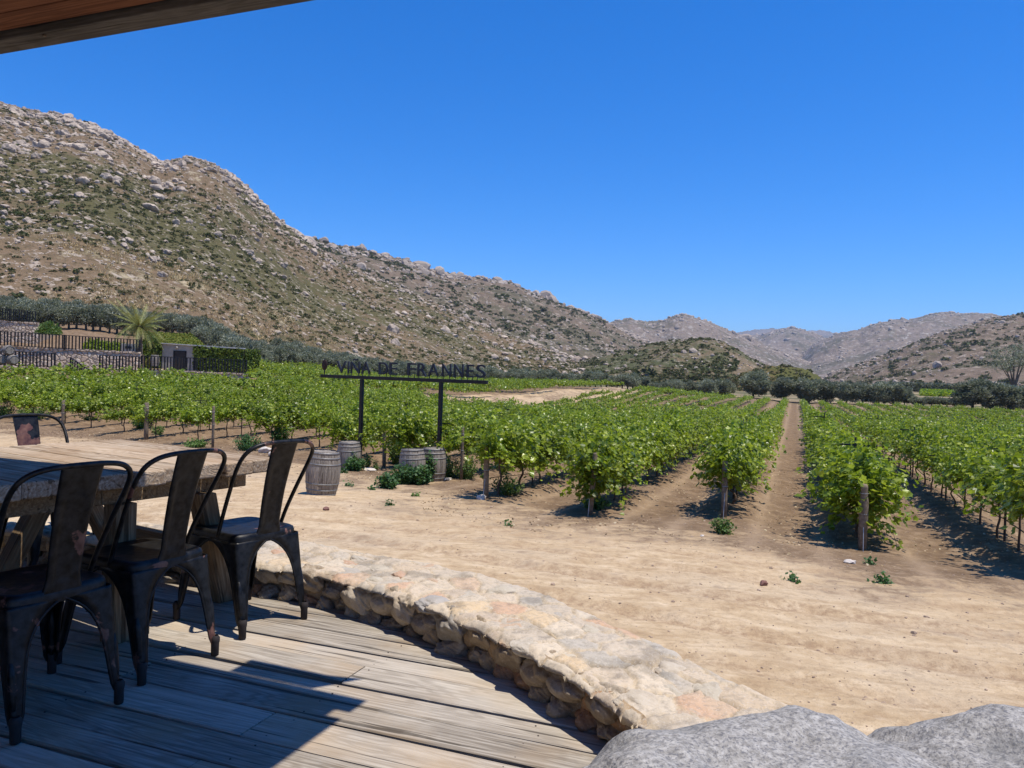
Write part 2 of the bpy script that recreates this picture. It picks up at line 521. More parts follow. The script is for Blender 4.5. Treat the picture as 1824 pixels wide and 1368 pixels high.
M_DECK = m_wood('deck_wood', (0.19, 0.158, 0.122), (0.385, 0.335, 0.27), (0.56, 0.505, 0.42), brown=(0.42, 0.30, 0.18))
M_TABLE = m_wood('table_wood', (0.20, 0.125, 0.07), (0.42, 0.32, 0.22), (0.62, 0.53, 0.41), brown=(0.33, 0.22, 0.13))
M_TLEG = m_wood('table_leg_wood', (0.14, 0.085, 0.045), (0.27, 0.185, 0.105), (0.38, 0.28, 0.17))
M_CEIL = m_wood('ceiling_wood', (0.08, 0.032, 0.02), (0.17, 0.072, 0.042), (0.22, 0.10, 0.06), crack=0.4)
M_FASC = m_wood('fascia_wood', (0.055, 0.052, 0.052), (0.10, 0.095, 0.095), (0.15, 0.14, 0.14))
M_POST = m_wood('post_wood', (0.10, 0.08, 0.06), (0.20, 0.165, 0.13), (0.31, 0.27, 0.22))
M_METAL = m_metal()
M_BLACK = m_plain('black_iron', (0.018, 0.018, 0.02), 0.5, 0.3, 0.3, 9, 0.05)
M_RUBBER = m_plain('rubber', (0.03, 0.024, 0.022), 0.8)
M_GRANITE = m_granite()
M_ROCK = m_rock()
M_SAND = m_sand()
M_VINE = m_leaf('vine_leaf', [(0.09, 0.15, 0.012), (0.15, 0.225, 0.015), (0.23, 0.315, 0.02), (0.34, 0.43, 0.03), (0.48, 0.55, 0.07)], 0.5, 0.36, 0.6, (0.30, 0.40, 0.02))
M_BARK = m_plain('vine_bark', (0.11, 0.075, 0.052), 0.95, 0, 0.4, 25, 0.6)
M_OLIVE = m_leaf('olive_leaf', [(0.15, 0.165, 0.095), (0.22, 0.235, 0.145), (0.31, 0.325, 0.22), (0.45, 0.455, 0.35)], 0.35, 0.55, 0.35, (0.1, 0.14, 0.05))
M_OBARK = m_plain('olive_bark', (0.12, 0.10, 0.08), 0.95, 0, 0.4, 8, 0.6)
M_SHRUB = m_leaf('shrub_leaf', [(0.055, 0.07, 0.025), (0.085, 0.105, 0.035), (0.13, 0.14, 0.05), (0.17, 0.155, 0.075), (0.19, 0.14, 0.08)], 0.25, 0.7, 0.2, (0.1, 0.13, 0.03))
M_WEED = m_leaf('weed_leaf', [(0.03, 0.085, 0.025), (0.05, 0.12, 0.035), (0.085, 0.17, 0.05)], 0.3, 0.5, 0.3)
M_WEEDL = m_leaf('light_weed_leaf', [(0.08, 0.16, 0.03), (0.13, 0.22, 0.05), (0.22, 0.26, 0.09)], 0.35, 0.5, 0.3)
M_IVY = m_leaf('ivy_leaf', [(0.06, 0.10, 0.012), (0.13, 0.16, 0.02), (0.22, 0.21, 0.03)], 0.2, 0.6, 0.2, (0.2, 0.22, 0.02))
M_PALM = m_leaf('palm_leaf', [(0.15, 0.18, 0.04), (0.26, 0.28, 0.07), (0.42, 0.38, 0.13)], 0.2, 0.5, 0.4, (0.2, 0.24, 0.05))
M_DRY = m_leaf('dry_leaf', [(0.30, 0.2, 0.11), (0.46, 0.34, 0.2), (0.58, 0.47, 0.31)], 0.1, 0.8, 0.1, (0.4, 0.3, 0.15))
M_STRAW = m_leaf('straw', [(0.40, 0.29, 0.14), (0.56, 0.43, 0.23), (0.66, 0.54, 0.33)], 0.2, 0.8, 0.1, (0.5, 0.38, 0.18))
M_CONC = m_plain('concrete', (0.36, 0.33, 0.285), 0.9, 0, 0.15, 3, 0.2)
M_BARREL = m_wood('barrel_wood', (0.12, 0.095, 0.072), (0.28, 0.24, 0.19), (0.42, 0.375, 0.315))
M_HOOP = m_plain('hoop_steel', (0.22, 0.21, 0.195), 0.6, 0.5, 0.3, 20, 0.1)
M_STONE_FAR = None

# ------------------------------------------------------------------ terrain
U = np.array([0.345, 0.938]); Vv = np.array([0.938, -0.345])      # along the vine rows / across them
def gp(px, py, Y): p = aty(px, py, Y); return (p.x, p.y, p.z)
CP = [(0, 3.6, -.7), (-5, 6, -.85), (3, 1.5, -.75), (7, 3, -.9), (0, 7, -1.0), (4, 8, -1.2), (-6, 9, -1.1), (0, 0, -.7), (-8, 0, -.7), (0, -10, -.7), (12, -5, -.9), (-12, 4, -.9), (20, 5, -1.5),
      gp(1290, 925, 15.37), gp(1540, 978, 13.0), (7.76, 11.5, -1.58), gp(1050, 918, 15.3), gp(865, 890, 16.95), gp(572, 880, 16.0), gp(624, 833, 23.2), gp(782, 858, 20.6), (-14, 29.6, -1.8), (-19.5, 33.6, -1.75), (-10.7, 27.8, -1.8), (-25, 20, -1.5), (-12, 15, -1.4),
      gp(1415, 805, 33), gp(1416, 720, 125), gp(1824, 744, 101), gp(1600, 732, 106), (60, 50, -3.0), (30, 20, -2.0), (45, 10, -2.4),
      gp(1180, 704, 104), gp(1095, 691, 113), gp(1000, 697, 98), gp(900, 710, 83), gp(790, 710, 71), (-5.2, 61, -2.45), (-.7, 74, -2.75), gp(1000, 722, 89), gp(1095, 710, 104), gp(700, 731, 52), gp(790, 752, 45), gp(870, 684, 140), gp(700, 681, 130), gp(480, 660, 108), gp(200, 686, 57), gp(0, 688, 54), gp(450, 690, 60), gp(450, 668, 80),
      gp(-300, 690, 50), gp(0, 600, 84), gp(-300, 560, 84), gp(150, 592, 92), gp(250, 640, 80), gp(380, 654, 80), gp(360, 606, 105), gp(200, 580, 112), gp(0, 560, 115), gp(-300, 520, 115), gp(520, 640, 130), gp(700, 664, 165), gp(880, 674, 200), gp(1000, 688, 150), gp(1100, 684, 190),
      gp(1200, 706, 140), gp(1340, 708, 136), gp(1590, 722, 126), gp(1770, 731, 116), gp(1450, 692, 260), gp(1700, 697, 280), gp(1200, 690, 280), gp(1824, 700, 280), gp(2200, 735, 240), gp(2200, 790, 90), gp(-900, 500, 150)]
CP = np.array(CP); CXY = CP[:, :2]; CZ = CP[:, 2]
def _lr(p): return np.log1p(np.linalg.norm(p, axis=-1) / 3.0)
def _emb(xy):
    xy = np.asarray(xy, float); r = np.linalg.norm(xy, axis=-1) + 1e-6
    k = np.log1p(r / 6.0) / r * 20
    return xy * k[..., None]
EC = _emb(CXY)
A_ = np.linalg.norm(EC[:, None] - EC[None], axis=2)
LAM = np.linalg.solve(A_ + np.eye(len(EC)) * 0.05, CZ - CZ.mean())
def ground_smooth(x, y):
    x = np.asarray(x, float); y = np.asarray(y, float)
    sh = x.shape
    P = _emb(np.stack([x.ravel(), y.ravel()], 1))
    out = np.zeros(len(P))
    for i in range(0, len(P), 20000):
        out[i:i + 20000] = np.linalg.norm(P[i:i + 20000, None] - EC[None], axis=2) @ LAM + CZ.mean()
    r = np.hypot(x.ravel(), y.ravel())
    far = np.clip((r - 260) / 200, 0, 1); far = far * far * (3 - 2 * far)
    out = out * (1 - far) + (-4.0) * far
    return out.reshape(sh)

S_PTS = np.array([-70, -45, -29.9, -23.4, -19.6, -12.8, -9.6, -8.6, -6.3, -3.8, -1.24, 1.2, 3.4, 8, 20, 45, 80])
T_PTS = np.array([30, 28, 24.8, 23.0, 22.4, 21.0, 19.9, 19.6, 15.75, 15.0, 15.9, 14.3, 13.4, 12, 9, 5, 0])
def row_start(s): return np.interp(s, S_PTS, T_PTS)
RP1 = np.array(aty(790, 709, 72))[:2]; RP2 = np.array(aty(1105, 690, 116))[:2]
RD = (RP2 - RP1) / np.linalg.norm(RP2 - RP1); RN = np.array([-RD[1], RD[0]])
def road_dist(x, y): return (x - RP1[0]) * RN[0] + (y - RP1[1]) * RN[1]
def road_along(x, y): return (x - RP1[0]) * RD[0] + (y - RP1[1]) * RD[1]
SP = 2.47
def ground_detail(x, y):
    s = x * Vv[0] + y * Vv[1]; t = x * U[0] + y * U[1]
    r = np.hypot(x, y)
    field = np.clip((t - row_start(s) + 0.5) / 2.0, 0, 1) * np.clip((150 - r) / 30, 0, 1)
    ph = (s - 1.2) / SP
    berm = 0.09 * np.cos(2 * np.pi * ph)
    d = np.abs((ph - np.floor(ph)) - 0.5) * SP      # distance from lane centre
    rut = -0.045 * np.exp(-((d - 0.55) / 0.13) ** 2)
    tread = 0.012 * np.sign(np.sin(t * 30 + d * 20)) * np.exp(-((d - 0.55) / 0.15) ** 2) * (r < 30)
    yard = 0.03 * (fbm(x * 1.3 + y * .2, y * 2.6, 4, 3) - .5) * 2 + 0.10 * (fbm(x * .3, y * .3, 3, 8) - .5)
    # wheel ruts crossing the yard roughly along the terrace
    q = y + 0.42 * x + 0.35 * np.sin(x * .5)
    yr = 0
    for c, w, a in ((8.2, .14, .05), (9.75, .15, .045), (11.2, .12, .03), (6.9, .12, .03), (12.6, .12, .03)):
        yr = yr - a * np.exp(-((q - c) / w) ** 2) + a * .5 * np.exp(-((q - c - .28) / .12) ** 2)
    clod = 0.10 * (fbm(x * 4, y * 4, 4, 21) - .5) * np.clip((60 - r) / 40, 0, 1)
    return (berm + rut + tread + clod) * field + (yard + yr + clod * .35) * (1 - field)
def ground_z(x, y): return ground_smooth(x, y) + ground_detail(x, y)
def gz(x, y): return float(ground_smooth(np.array([x]), np.array([y]))[0])
def gz2(x, y): return float(ground_z(np.array([x]), np.array([y]))[0])

rr = [1.2]
while rr[-1] < 140: rr.append(rr[-1] * 1.0095 + 0.004)
while rr[-1] < 12000: rr.append(rr[-1] * 1.06)
rr = np.array(rr)
az = np.concatenate([np.arange(-180, -46, 4.0), np.linspace(-46, 46, 760), np.arange(50, 184, 4.0)])
az[-1] = 180
AA, RR = np.meshgrid(np.radians(az), rr)
GX, GY = np.sin(AA) * RR, np.cos(AA) * RR
GZ = ground_z(GX.ravel(), GY.ravel())
s_ = GX.ravel() * Vv[0] + GY.ravel() * Vv[1]; t_ = GX.ravel() * U[0] + GY.ravel() * U[1]
soil = np.clip((t_ - row_start(s_) + 5.6) / 6.0, 0, 1) * 0.85 + 0.07
rd = np.abs(road_dist(GX.ravel(), GY.ravel())); ra = road_along(GX.ravel(), GY.ravel())
rw = np.clip((6.5 - rd) / 3, 0, 1) * np.clip((ra + 6) / 6, 0, 1) * np.clip((62 - ra) / 10, 0, 1)
soil = soil * (1 - rw) + 0.40 * rw
lane = np.abs(((s_ - 1.2) / SP) % 1 - .5) * SP
trk = np.exp(-((lane - .55) / .16) ** 2) * np.clip((t_ - row_start(s_) + 5) / 3, 0, 1) * (s_ > -8)
q_ = GY.ravel() + 0.42 * GX.ravel() + 0.35 * np.sin(GX.ravel() * .5)
rutm = sum(a * np.exp(-((q_ - c) / w) ** 2) for c, w, a in ((8.2, .22, 1), (9.75, .3, .9), (11.2, .2, .7), (6.9, .16, .6), (5.6, .2, .4), (12.6, .25, .8), (13.6, .2, .6)))
rutm = np.clip(rutm, 0, 1) * np.clip(1.4 - soil * 2, 0, 1)
hillm = np.clip((np.hypot(GX.ravel(), GY.ravel()) - 128) / 25, 0, 1)
GV = np.stack([GX.ravel(), GY.ravel(), GZ], 1)
gF = grid(len(az), len(rr))[:, ::-1]
ground = place('ground', mesh('ground', GV, [gF], M_SAND, True, {'soil': soil, 'hill': hillm, 'rut': rutm, 'track': trk}))
tag(ground, kind='structure')

# ------------------------------------------------------------------ mountains
HILLS = {}
def range_(name, skyline, sky_d, foot, mat, nx, nu, amp, seed, green=0.5, pale=0.1, paler=None, back=0.5, jag=2.0, bow=0.9, gfun=None):
    """a ridge: skyline [(px,py)], distance [(px,D)], foot [(px,py,D)]"""
    sk = np.array(skyline, float); sd = np.array(sky_d, float); ft = np.array(foot, float)
    x0, x1 = sk[0, 0], sk[-1, 0]
    PX = np.linspace(x0, x1, nx)
    U_ = np.concatenate([np.linspace(0, 1, nu), 1 + np.linspace(0.04, back, 10)])
    py_r = np.interp(PX, sk[:, 0], sk[:, 1]); D_r = np.interp(PX, sd[:, 0], sd[:, 1])
    py_f = np.interp(PX, ft[:, 0], ft[:, 1]); D_f = np.interp(PX, ft[:, 0], ft[:, 2])
    Rm = np.array(ROT)
    def pt(px, py, Y):
        v = np.stack([(px - 912) / FPX, -(py - 684) / FPX, -np.ones_like(px)], 1) @ Rm.T
        k = Y / v[:, 1]
        return v * k[:, None] + np.array([0, 0, EYE])
    R_ = pt(PX, py_r, D_r); F_ = pt(PX, py_f, D_f)
    P = np.zeros((len(U_), nx, 3))
    for i, u in enumerate(U_):
        uu = min(u, 1)
        P[i, :, :2] = F_[:, :2] * (1 - u) + R_[:, :2] * u
        hz = F_[:, 2] + (R_[:, 2] - F_[:, 2]) * uu ** bow
        if u > 1: hz = hz - (R_[:, 2] - F_[:, 2] + 10) * ((u - 1) / back) ** 1.3
        P[i, :, 2] = hz
    X, Y = P[..., 0], P[..., 1]
    uu = np.minimum(U_, 1)[:, None]
    L = amp * 9
    rel = (R_[:, 2] - F_[:, 2])[None]
    rg = 1 - np.abs(fbm(X / L, Y / L, 4, seed) * 2 - 1) * 1.6
    win = np.clip(uu * (1 - uu) * 4, 0, 1)
    P[..., 2] += amp * rg * win * np.clip(rel / (amp * 4), 0.1, 1) - amp * 0.55 * win
    P[..., 2] += jag * (fbm(X / (jag * 2.5), Y / (jag * 2.5), 3, seed + 5) - .5) * 2 * np.clip(uu * 3, 0, 1)
    gr = green + 0 * X if gfun is None else gfun(PX[None] + 0 * X, uu + 0 * X, P)
    pl = pale + 0 * X if paler is None else paler(PX[None] + 0 * X, uu + 0 * X, P)
    me = mesh(name, P.reshape(-1, 3), [grid(nx, len(U_))], mat, True, {'green': gr.ravel(), 'pale': pl.ravel()})
    o = place(name, me); tag(o, kind='structure')
    HILLS[name] = (P, PX, U_)
    return o

MH_A = m_hill('near_hill', (0.112, 0.100, 0.045), (0.205, 0.142, 0.085), (0.40, 0.325, 0.205), (0.48, 0.40, 0.32), 0.012, 0.16, 0.7, dist=1.6)
MH_B = m_hill('mid_hill', (0.115, 0.10, 0.06), (0.19, 0.14, 0.098), (0.42, 0.33, 0.23), (0.46, 0.385, 0.30), 0.006, 0.04, 0.5, dist=4)
MH_C = m_hill('far_hill', (0.135, 0.12, 0.085), (0.24, 0.19, 0.15), (0.42, 0.36, 0.28), (0.46, 0.42, 0.37), 0.004, 0.022, 0.6, dist=8)
MH_F = m_hill('foothill_ground', (0.085, 0.09, 0.04), (0.19, 0.14, 0.085), (0.42, 0.28, 0.18), (0.44, 0.37, 0.3), 0.015, 0.13, 0.35, dist=1.2)
MH_M = m_hill('mound_ground', (0.10, 0.10, 0.03), (0.16, 0.115, 0.05), (0.30, 0.215, 0.12), (0.3, 0.22, 0.15), 0.03, 0.2, 0.1, dist=0.6)

def gA(px, u, P):
    g = 0.52 - 0.3 * np.exp(-((u - 0.62) / 0.16) ** 2) * (px < 420) + 0.05 * (u < .4)
    g = g - 0.30 * np.exp(-((px - 330) / 70) ** 2 - ((u - .55) / .15) ** 2)
    g = g - 0.22 * np.clip((.14 - u) / .1, 0, 1) * np.clip((520 - px) / 200, 0, 1) - 0.25 * np.clip((u - .75) / .15, 0, 1)
    return g
def pA(px, u, P):
    p = 0.10 + 0.45 * np.exp(-((px - 320) / 60) ** 2 - ((u - .52) / .13) ** 2)
    p = p + 0.42 * np.exp(-((u - .075) / .05) ** 2) * (px < 520)
    p = p + 0.42 * np.exp(-((u - .985) / .022) ** 2) * (px > 545)
    return p + 0.12 * (u > .8) * (px < 500)
range_('near_mountain',
       [(-420, 60), (-250, 110), (-120, 150), (0, 181), (30, 190), (60, 197), (90, 202), (130, 212), (180, 229), (215, 246), (250, 268), (262, 275), (285, 291), (310, 284), (340, 279), (380, 291), (405, 308), (430, 327), (470, 367), (500, 392), (520, 408), (550, 430), (600, 462), (660, 492), (720, 515), (800, 552), (880, 588), (950, 612), (1000, 628), (1060, 648), (1130, 676), (1180, 690)],
       [(-420, 330), (0, 400), (300, 470), (550, 600), (720, 680), (880, 640), (1000, 520), (1100, 450), (1180, 380)],
       [(-420, 500, 118), (0, 572, 118), (160, 582, 122), (300, 604, 128), (500, 640, 150), (700, 668, 190), (900, 682, 240), (1050, 690, 290), (1180, 694, 320)],
       MH_A, 560, 150, 7.0, 5, gfun=gA, paler=pA, jag=1.1)
range_('middle_mountain',
       [(430, 425), (500, 418), (550, 424), (585, 431), (600, 437), (640, 441), (700, 458), (720, 460), (760, 480), (800, 487), (830, 492), (860, 494), (880, 499), (910, 501), (950, 521), (980, 531), (1010, 545), (1060, 562), (1100, 584), (1130, 600), (1160, 612), (1200, 626), (1260, 642), (1320, 655), (1380, 668)],
       [(430, 900), (700, 1100), (900, 1300), (1100, 1500), (1380, 1300)],
       [(430, 560, 560), (700, 620, 620), (900, 650, 700), (1100, 672, 800), (1380, 684, 900)],
       MH_B, 480, 110, 22, 9, gfun=lambda px, u, P: 0.45 - .25 * (u > .8), paler=lambda px, u, P: .17 + .12 * (u > .8) + 0 * px, jag=3.0)
range_('peak',
       [(1040, 600), (1070, 580), (1092, 573), (1120, 567), (1135, 570), (1155, 574), (1180, 571), (1200, 563), (1218, 560), (1240, 567), (1270, 576), (1290, 586), (1305, 592), (1340, 603), (1380, 622), (1430, 640), (1490, 660), (1530, 676)],
       [(1040, 2300), (1530, 2300)], [(1040, 670, 1300), (1530, 682, 1300)],
       MH_C, 300, 80, 40, 31, green=0.42, pale=.22, jag=6.0)
range_('hazy_range',
       [(1250, 610), (1310, 593), (1345, 587), (1380, 585), (1400, 585), (1430, 590), (1455, 588), (1478, 590), (1500, 600), (1600, 625)],
       [(1250, 9000), (1600, 9000)], [(1250, 670, 6500), (1600, 670, 6500)],
       MH_C, 160, 40, 140, 41, green=0.4, pale=.1, jag=12)
range_('valley_peak',
       [(1280, 640), (1320, 600), (1350, 597), (1375, 590), (1395, 586), (1412, 583), (1435, 589), (1460, 597), (1500, 620), (1560, 650), (1600, 676)],
       [(1280, 4200), (1600, 4200)], [(1280, 676, 2600), (1600, 684, 2600)],
       MH_C, 220, 60, 70, 51, green=0.35, pale=.25, jag=9.0)
range_('right_range',
       [(1380, 680), (1420, 640), (1450, 612), (1475, 601), (1500, 592), (1530, 588), (1560, 577), (1600, 569), (1620, 569), (1650, 561), (1680, 557), (1710, 559), (1740, 558), (1765, 559), (1800, 566), (1860, 560), (2000, 540), (2200, 520)],
       [(1380, 3200), (1700, 2900), (2200, 2500)], [(1380, 684, 1700), (1700, 690, 1500), (2200, 700, 1300)],
       MH_C, 380, 90, 60, 61, green=0.38, pale=.28, jag=7.0)
range_('right_hill',
       [(1440, 692), (1480, 664), (1520, 650), (1560, 637), (1600, 622), (1650, 602), (1690, 587), (1720, 578), (1760, 568), (1790, 563), (1824, 560), (1900, 548), (2050, 530), (2250, 500)],
       [(1440, 1100), (1824, 1300), (2250, 1200)], [(1440, 696, 600), (1824, 702, 520), (2250, 712, 480)],
       MH_B, 360, 100, 20, 71, gfun=lambda px, u, P: .30 + .25 * (u < .25) + 0 * px, paler=lambda px, u, P: .08 + .1 * (px > 1700) + 0 * px, jag=2.6)
range_('foothill',
       [(980, 668), (1030, 645), (1080, 632), (1130, 620), (1165, 610), (1200, 605), (1235, 603), (1262, 602), (1285, 607), (1310, 620), (1335, 634), (1352, 645), (1380, 655), (1400, 664), (1430, 680), (1450, 690)],
       [(980, 470), (1450, 430)], [(980, 690, 300), (1450, 696, 300)],
       MH_F, 300, 90, 5, 81, gfun=lambda px, u, P: .68 - .5 * (px > 1300) * (u < .8), paler=lambda px, u, P: .02 + .38 * (px > 1290) * (u < .75) + .12 * (u < .12), jag=.9)
range_('grass_mound',
       [(1290, 690), (1320, 666), (1350, 655), (1375, 652), (1400, 652), (1425, 655), (1445, 662), (1460, 672), (1475, 688)],
       [(1290, 250), (1475, 250)], [(1290, 700, 205), (1475, 702, 205)],
       MH_M, 120, 40, 1.2, 91, gfun=lambda px, u, P: .15 + .55 * np.clip((px - 1345) / 50, 0, 1) + 0 * u, paler=lambda px, u, P: .35 * np.clip((1390 - px) / 60, 0, 1) + 0 * u, jag=.9, back=.5)

# hillside rocks and shrubs ------------------------------------------------
def sample(name, n, weight=None, u_lo=0.0, u_hi=1.0, seed=0, pxr=None):
    P, PX, U_ = HILLS[name]
    r = np.random.default_rng(seed)
    nu = (U_ <= 1).sum()
    lo, hi = (0, len(PX) - 1.001) if pxr is None else (np.interp(pxr[0], PX, np.arange(len(PX))), np.interp(pxr[1], PX, np.arange(len(PX))))
    fx = r.uniform(lo, hi, n); fu = r.uniform(u_lo, u_hi, n) * (nu - 1.001)
    ix = fx.astype(int); iu = fu.astype(int); ax = fx - ix; au = fu - iu
    p = (P[iu, ix] * ((1 - ax) * (1 - au))[:, None] + P[iu, ix + 1] * (ax * (1 - au))[:, None] + P[iu + 1, ix] * ((1 - ax) * au)[:, None] + P[iu + 1, ix + 1] * (ax * au)[:, None])
    px = PX[ix] + 0 * fx; u = fu / (nu - 1)
    if weight is not None:
        k = r.uniform(0, 1, n) < weight(px, u, p); p, px, u = p[k], px[k], u[k]
    return p, px, u

ROCKS = [rock(1, 100 + i, 0.5, 11) for i in range(8)]
ROCK0 = [rock(0, 150 + i, 0.5, 8) for i in range(4)]
ROCK2 = [rock(2, 200 + i, 0.6, 13) for i in range(8)]
def clus(p, sc, seed, th): return np.clip((fbm(p[:, 0] / sc, p[:, 1] / sc, 3, seed) - th) * 9, 0, 1)

pr, pxr_, ur = sample('near_mountain', 8500, lambda px, u, p: (0.07 + clus(p, 16, 4, .52)) * (0.3 + 0.75 * u + .25 * (u > .7)) * np.where(px < 600, 1, .6), 0.02, 0.985, 3)
size = np.exp(rng.normal(-0.20, 0.46, len(pr))) * (0.55 + pr[:, 1] / 480) * (1 + .5 * clus(pr, 40, 6, .55))
p4, px4, u4 = sample('near_mountain', 10000, lambda px, u, p: .2 + .8 * clus(p, 22, 14, .45), 0.03, .98, 13)
size4 = np.exp(rng.normal(-1.0, .35, len(p4))) * (0.5 + p4[:, 1] / 420)
p2, px2, u2 = sample('near_mountain', 2200, None, 0.86, 1.0, 5, (-100, 560))
size2 = np.exp(rng.normal(-.35, .5, len(p2))) * (0.5 + p2[:, 1] / 430)
size2 *= np.where(vn(px2 / 23, px2 * 0, 5) > .45, 1.25, .55)
p3, px3, u3 = sample('near_mountain', 800, lambda px, u, p: clus(p, 45, 16, .5), 0.55, 0.92, 6, (-50, 480))
size3 = np.exp(rng.normal(-.05, .5, len(p3))) * (0.5 + p3[:, 1] / 500)
pr = np.concatenate([pr, p2, p3, p4]); size = np.concatenate([size, size2, size3, size4]); pxr_ = np.concatenate([pxr_, px2, px3, px4]); ur = np.concatenate([ur, u2, u3, u4])
size = np.minimum(size, 2.9)
vis = (pxr_ > -60)
pr, size, pxr_, ur = pr[vis], size[vis], pxr_[vis], ur[vis]
ap = size / pr[:, 1] * (pxr_ > 0)
order = np.argsort(-ap)
# thin the biggest ones so they do not pile up
big = order[:230]; rest = order[230:]
rot = rng.uniform(0, 6.28, len(pr)); ratio = rng.uniform(.5, .95, len(pr)); rx = rng.uniform(.6, 1.0, len(pr))
bmesh_ = [mesh('boulder', V, F, M_ROCK, False) for V, F in ROCK2]
def where_(px, u, p):
    h = 'on the skyline' if u > .93 else 'high on the slope' if u > .65 else 'halfway up the slope' if u > .35 else 'low on the slope'
    x = 'above the stone terraces' if px < 150 else 'above the palm tree' if px < 290 else 'above the ivy covered house' if px < 450 else 'left above the sign' if px < 600 else 'above the sign lettering' if px < 780 else 'beyond the right end of the sign'
    return h, x
for i in big:
    h, x = where_(pxr_[i], ur[i], pr[i])
    tone = 'rounded' if ratio[i] > .7 else 'flat'
    k = int(i) % 8
    o = place('boulder', bmesh_[k], None, tuple(pr[i] + np.array([0, 0, size[i] * ratio[i] * .25])), (rng.uniform(-.3, .3), rng.uniform(-.3, .3), rot[i]), (size[i], size[i] * rx[i], size[i] * ratio[i]))
    tag(o, f'{tone} pale granite boulder {h}, {x}', 'boulder', f'{tone} boulders {h}, {x}')
M = rotz_scale(rot[rest], size[rest], size[rest] * rx[rest], size[rest] * ratio[rest])
T = pr[rest].copy(); T[:, 2] += size[rest] * ratio[rest] * .2
merge(ROCKS + ROCK0, np.where(ap[rest] * 1370 < 3.2, 8 + rng.integers(0, 4, len(rest)), rng.integers(0, 8, len(rest))), M, T).build('hillside_rocks', M_ROCK)
tag(bpy.data.objects['hillside_rocks'], 'countless pale granite rocks strewn over the near hillside', 'rocks', kind='stuff')

# rocks of the farther hills
g = None
MF_ROCK = m_rock('far_rock', 0.25)
parts = []
for nm, cnt, sz, sd_, ul in (('middle_mountain', 5200, 3.0, 21, .03), ('right_hill', 3200, 2.4, 22, .03), ('foothill', 1300, .9, 23, .02), ('right_range', 4800, 4.6, 24, .05), ('peak', 3000, 4.2, 25, .05), ('valley_peak', 2200, 7, 26, .05)):
    q, qx, qu = sample(nm, cnt, lambda px, u, p: .1 + clus(p, sz * 14, sd_, .5) + .5 * (u > .85), ul, 1.0, sd_)
    ss = np.exp(rng.normal(0, .5, len(q))) * sz * .62 * (1 + .5 * (qu > .9))
    if nm == 'middle_mountain': ss *= np.where(qu > .8, 1.4, .8)
    parts.append((q, ss))
q = np.concatenate([a for a, b in parts]); ss = np.concatenate([b for a, b in parts])
M = rotz_scale(rng.uniform(0, 6.28, len(q)), ss, ss * .8, ss * rng.uniform(.5, 1.0, len(q)))
merge([rock(1, 300 + i, .5, 9) for i in range(6)], rng.integers(0, 6, len(q)), M, q).build('distant_rocks', MF_ROCK)
tag(bpy.data.objects['distant_rocks'], 'pale rocks scattered over the far ridges of the valley', 'rocks', kind='stuff')

def leafclump(n, seed, leaf=.2, flat=.8):
    r = np.random.default_rng(seed)
    c = r.normal(size=(n, 3)); c /= np.linalg.norm(c, axis=1)[:, None]
    c *= (r.uniform(.35, 1.0, n) ** .6)[:, None] * (1 + .35 * (vn(c[:, 0] * 2 + seed, c[:, 1] * 2 + c[:, 2], seed) - .5))[:, None]
    c[:, 2] = np.abs(c[:, 2]) * flat
    a = r.normal(size=(n, 3)); a /= np.linalg.norm(a, axis=1)[:, None]
    b = np.cross(a, r.normal(size=(n, 3))); b /= np.linalg.norm(b, axis=1)[:, None]
    l = leaf * r.uniform(.6, 1.3, n)[:, None]
    V = np.stack([c - a * l, c - b * l * .6, c + a * l, c + b * l * .6], 1).reshape(-1, 3)
    return V, [np.arange(n * 4).reshape(n, 4)]
SHR = [leafclump(34, 400 + i, .36) for i in range(6)]
qs = []; qz = []
for nm, cnt, sz, sd_ in (('near_mountain', 42000, .50, 31), ('foothill', 5200, 1.0, 32), ('right_hill', 4200, 2.0, 33), ('middle_mountain', 7500, 2.2, 34), ('grass_mound', 420, .6, 35)):
    P_, PX_, UU_ = HILLS[nm]
    q_, qx_, qu_ = sample(nm, cnt, (lambda px, u, p: np.clip(.12 + gA(px, u, p) * 1.0 * clus(p, 30, 7, .38), 0, 1)) if nm == 'near_mountain' else (lambda px, u, p: .2 + clus(p, 60, 8, .48)), 0.0, .97, sd_)
    if nm == 'foothill':
        k = (qx_ < 1310) | (qu_ > .85); q_, qx_, qu_ = q_[k], qx_[k], qu_[k]
    k = (qx_ > -60) & (qx_ < 1900); q_ = q_[k]
    s2 = np.exp(rng.normal(0, .42, len(q_))) * sz * (1 if nm != 'near_mountain' else 1.0) * (.7 + .3 * q_[:, 1] / 300 if nm == 'near_mountain' else 1)
    qs.append(q_); qz.append(s2)
q = np.concatenate(qs); ss = np.concatenate(qz)
M = rotz_scale(rng.uniform(0, 6.28, len(q)), ss, ss, ss * rng.uniform(.6, 1.0, len(q)))
merge(SHR, rng.integers(0, 6, len(q)), M, q).build('chaparral', M_SHRUB)
tag(bpy.data.objects['chaparral'], 'low dark green chaparral scrub covering the hillsides', 'scrub', kind='stuff')

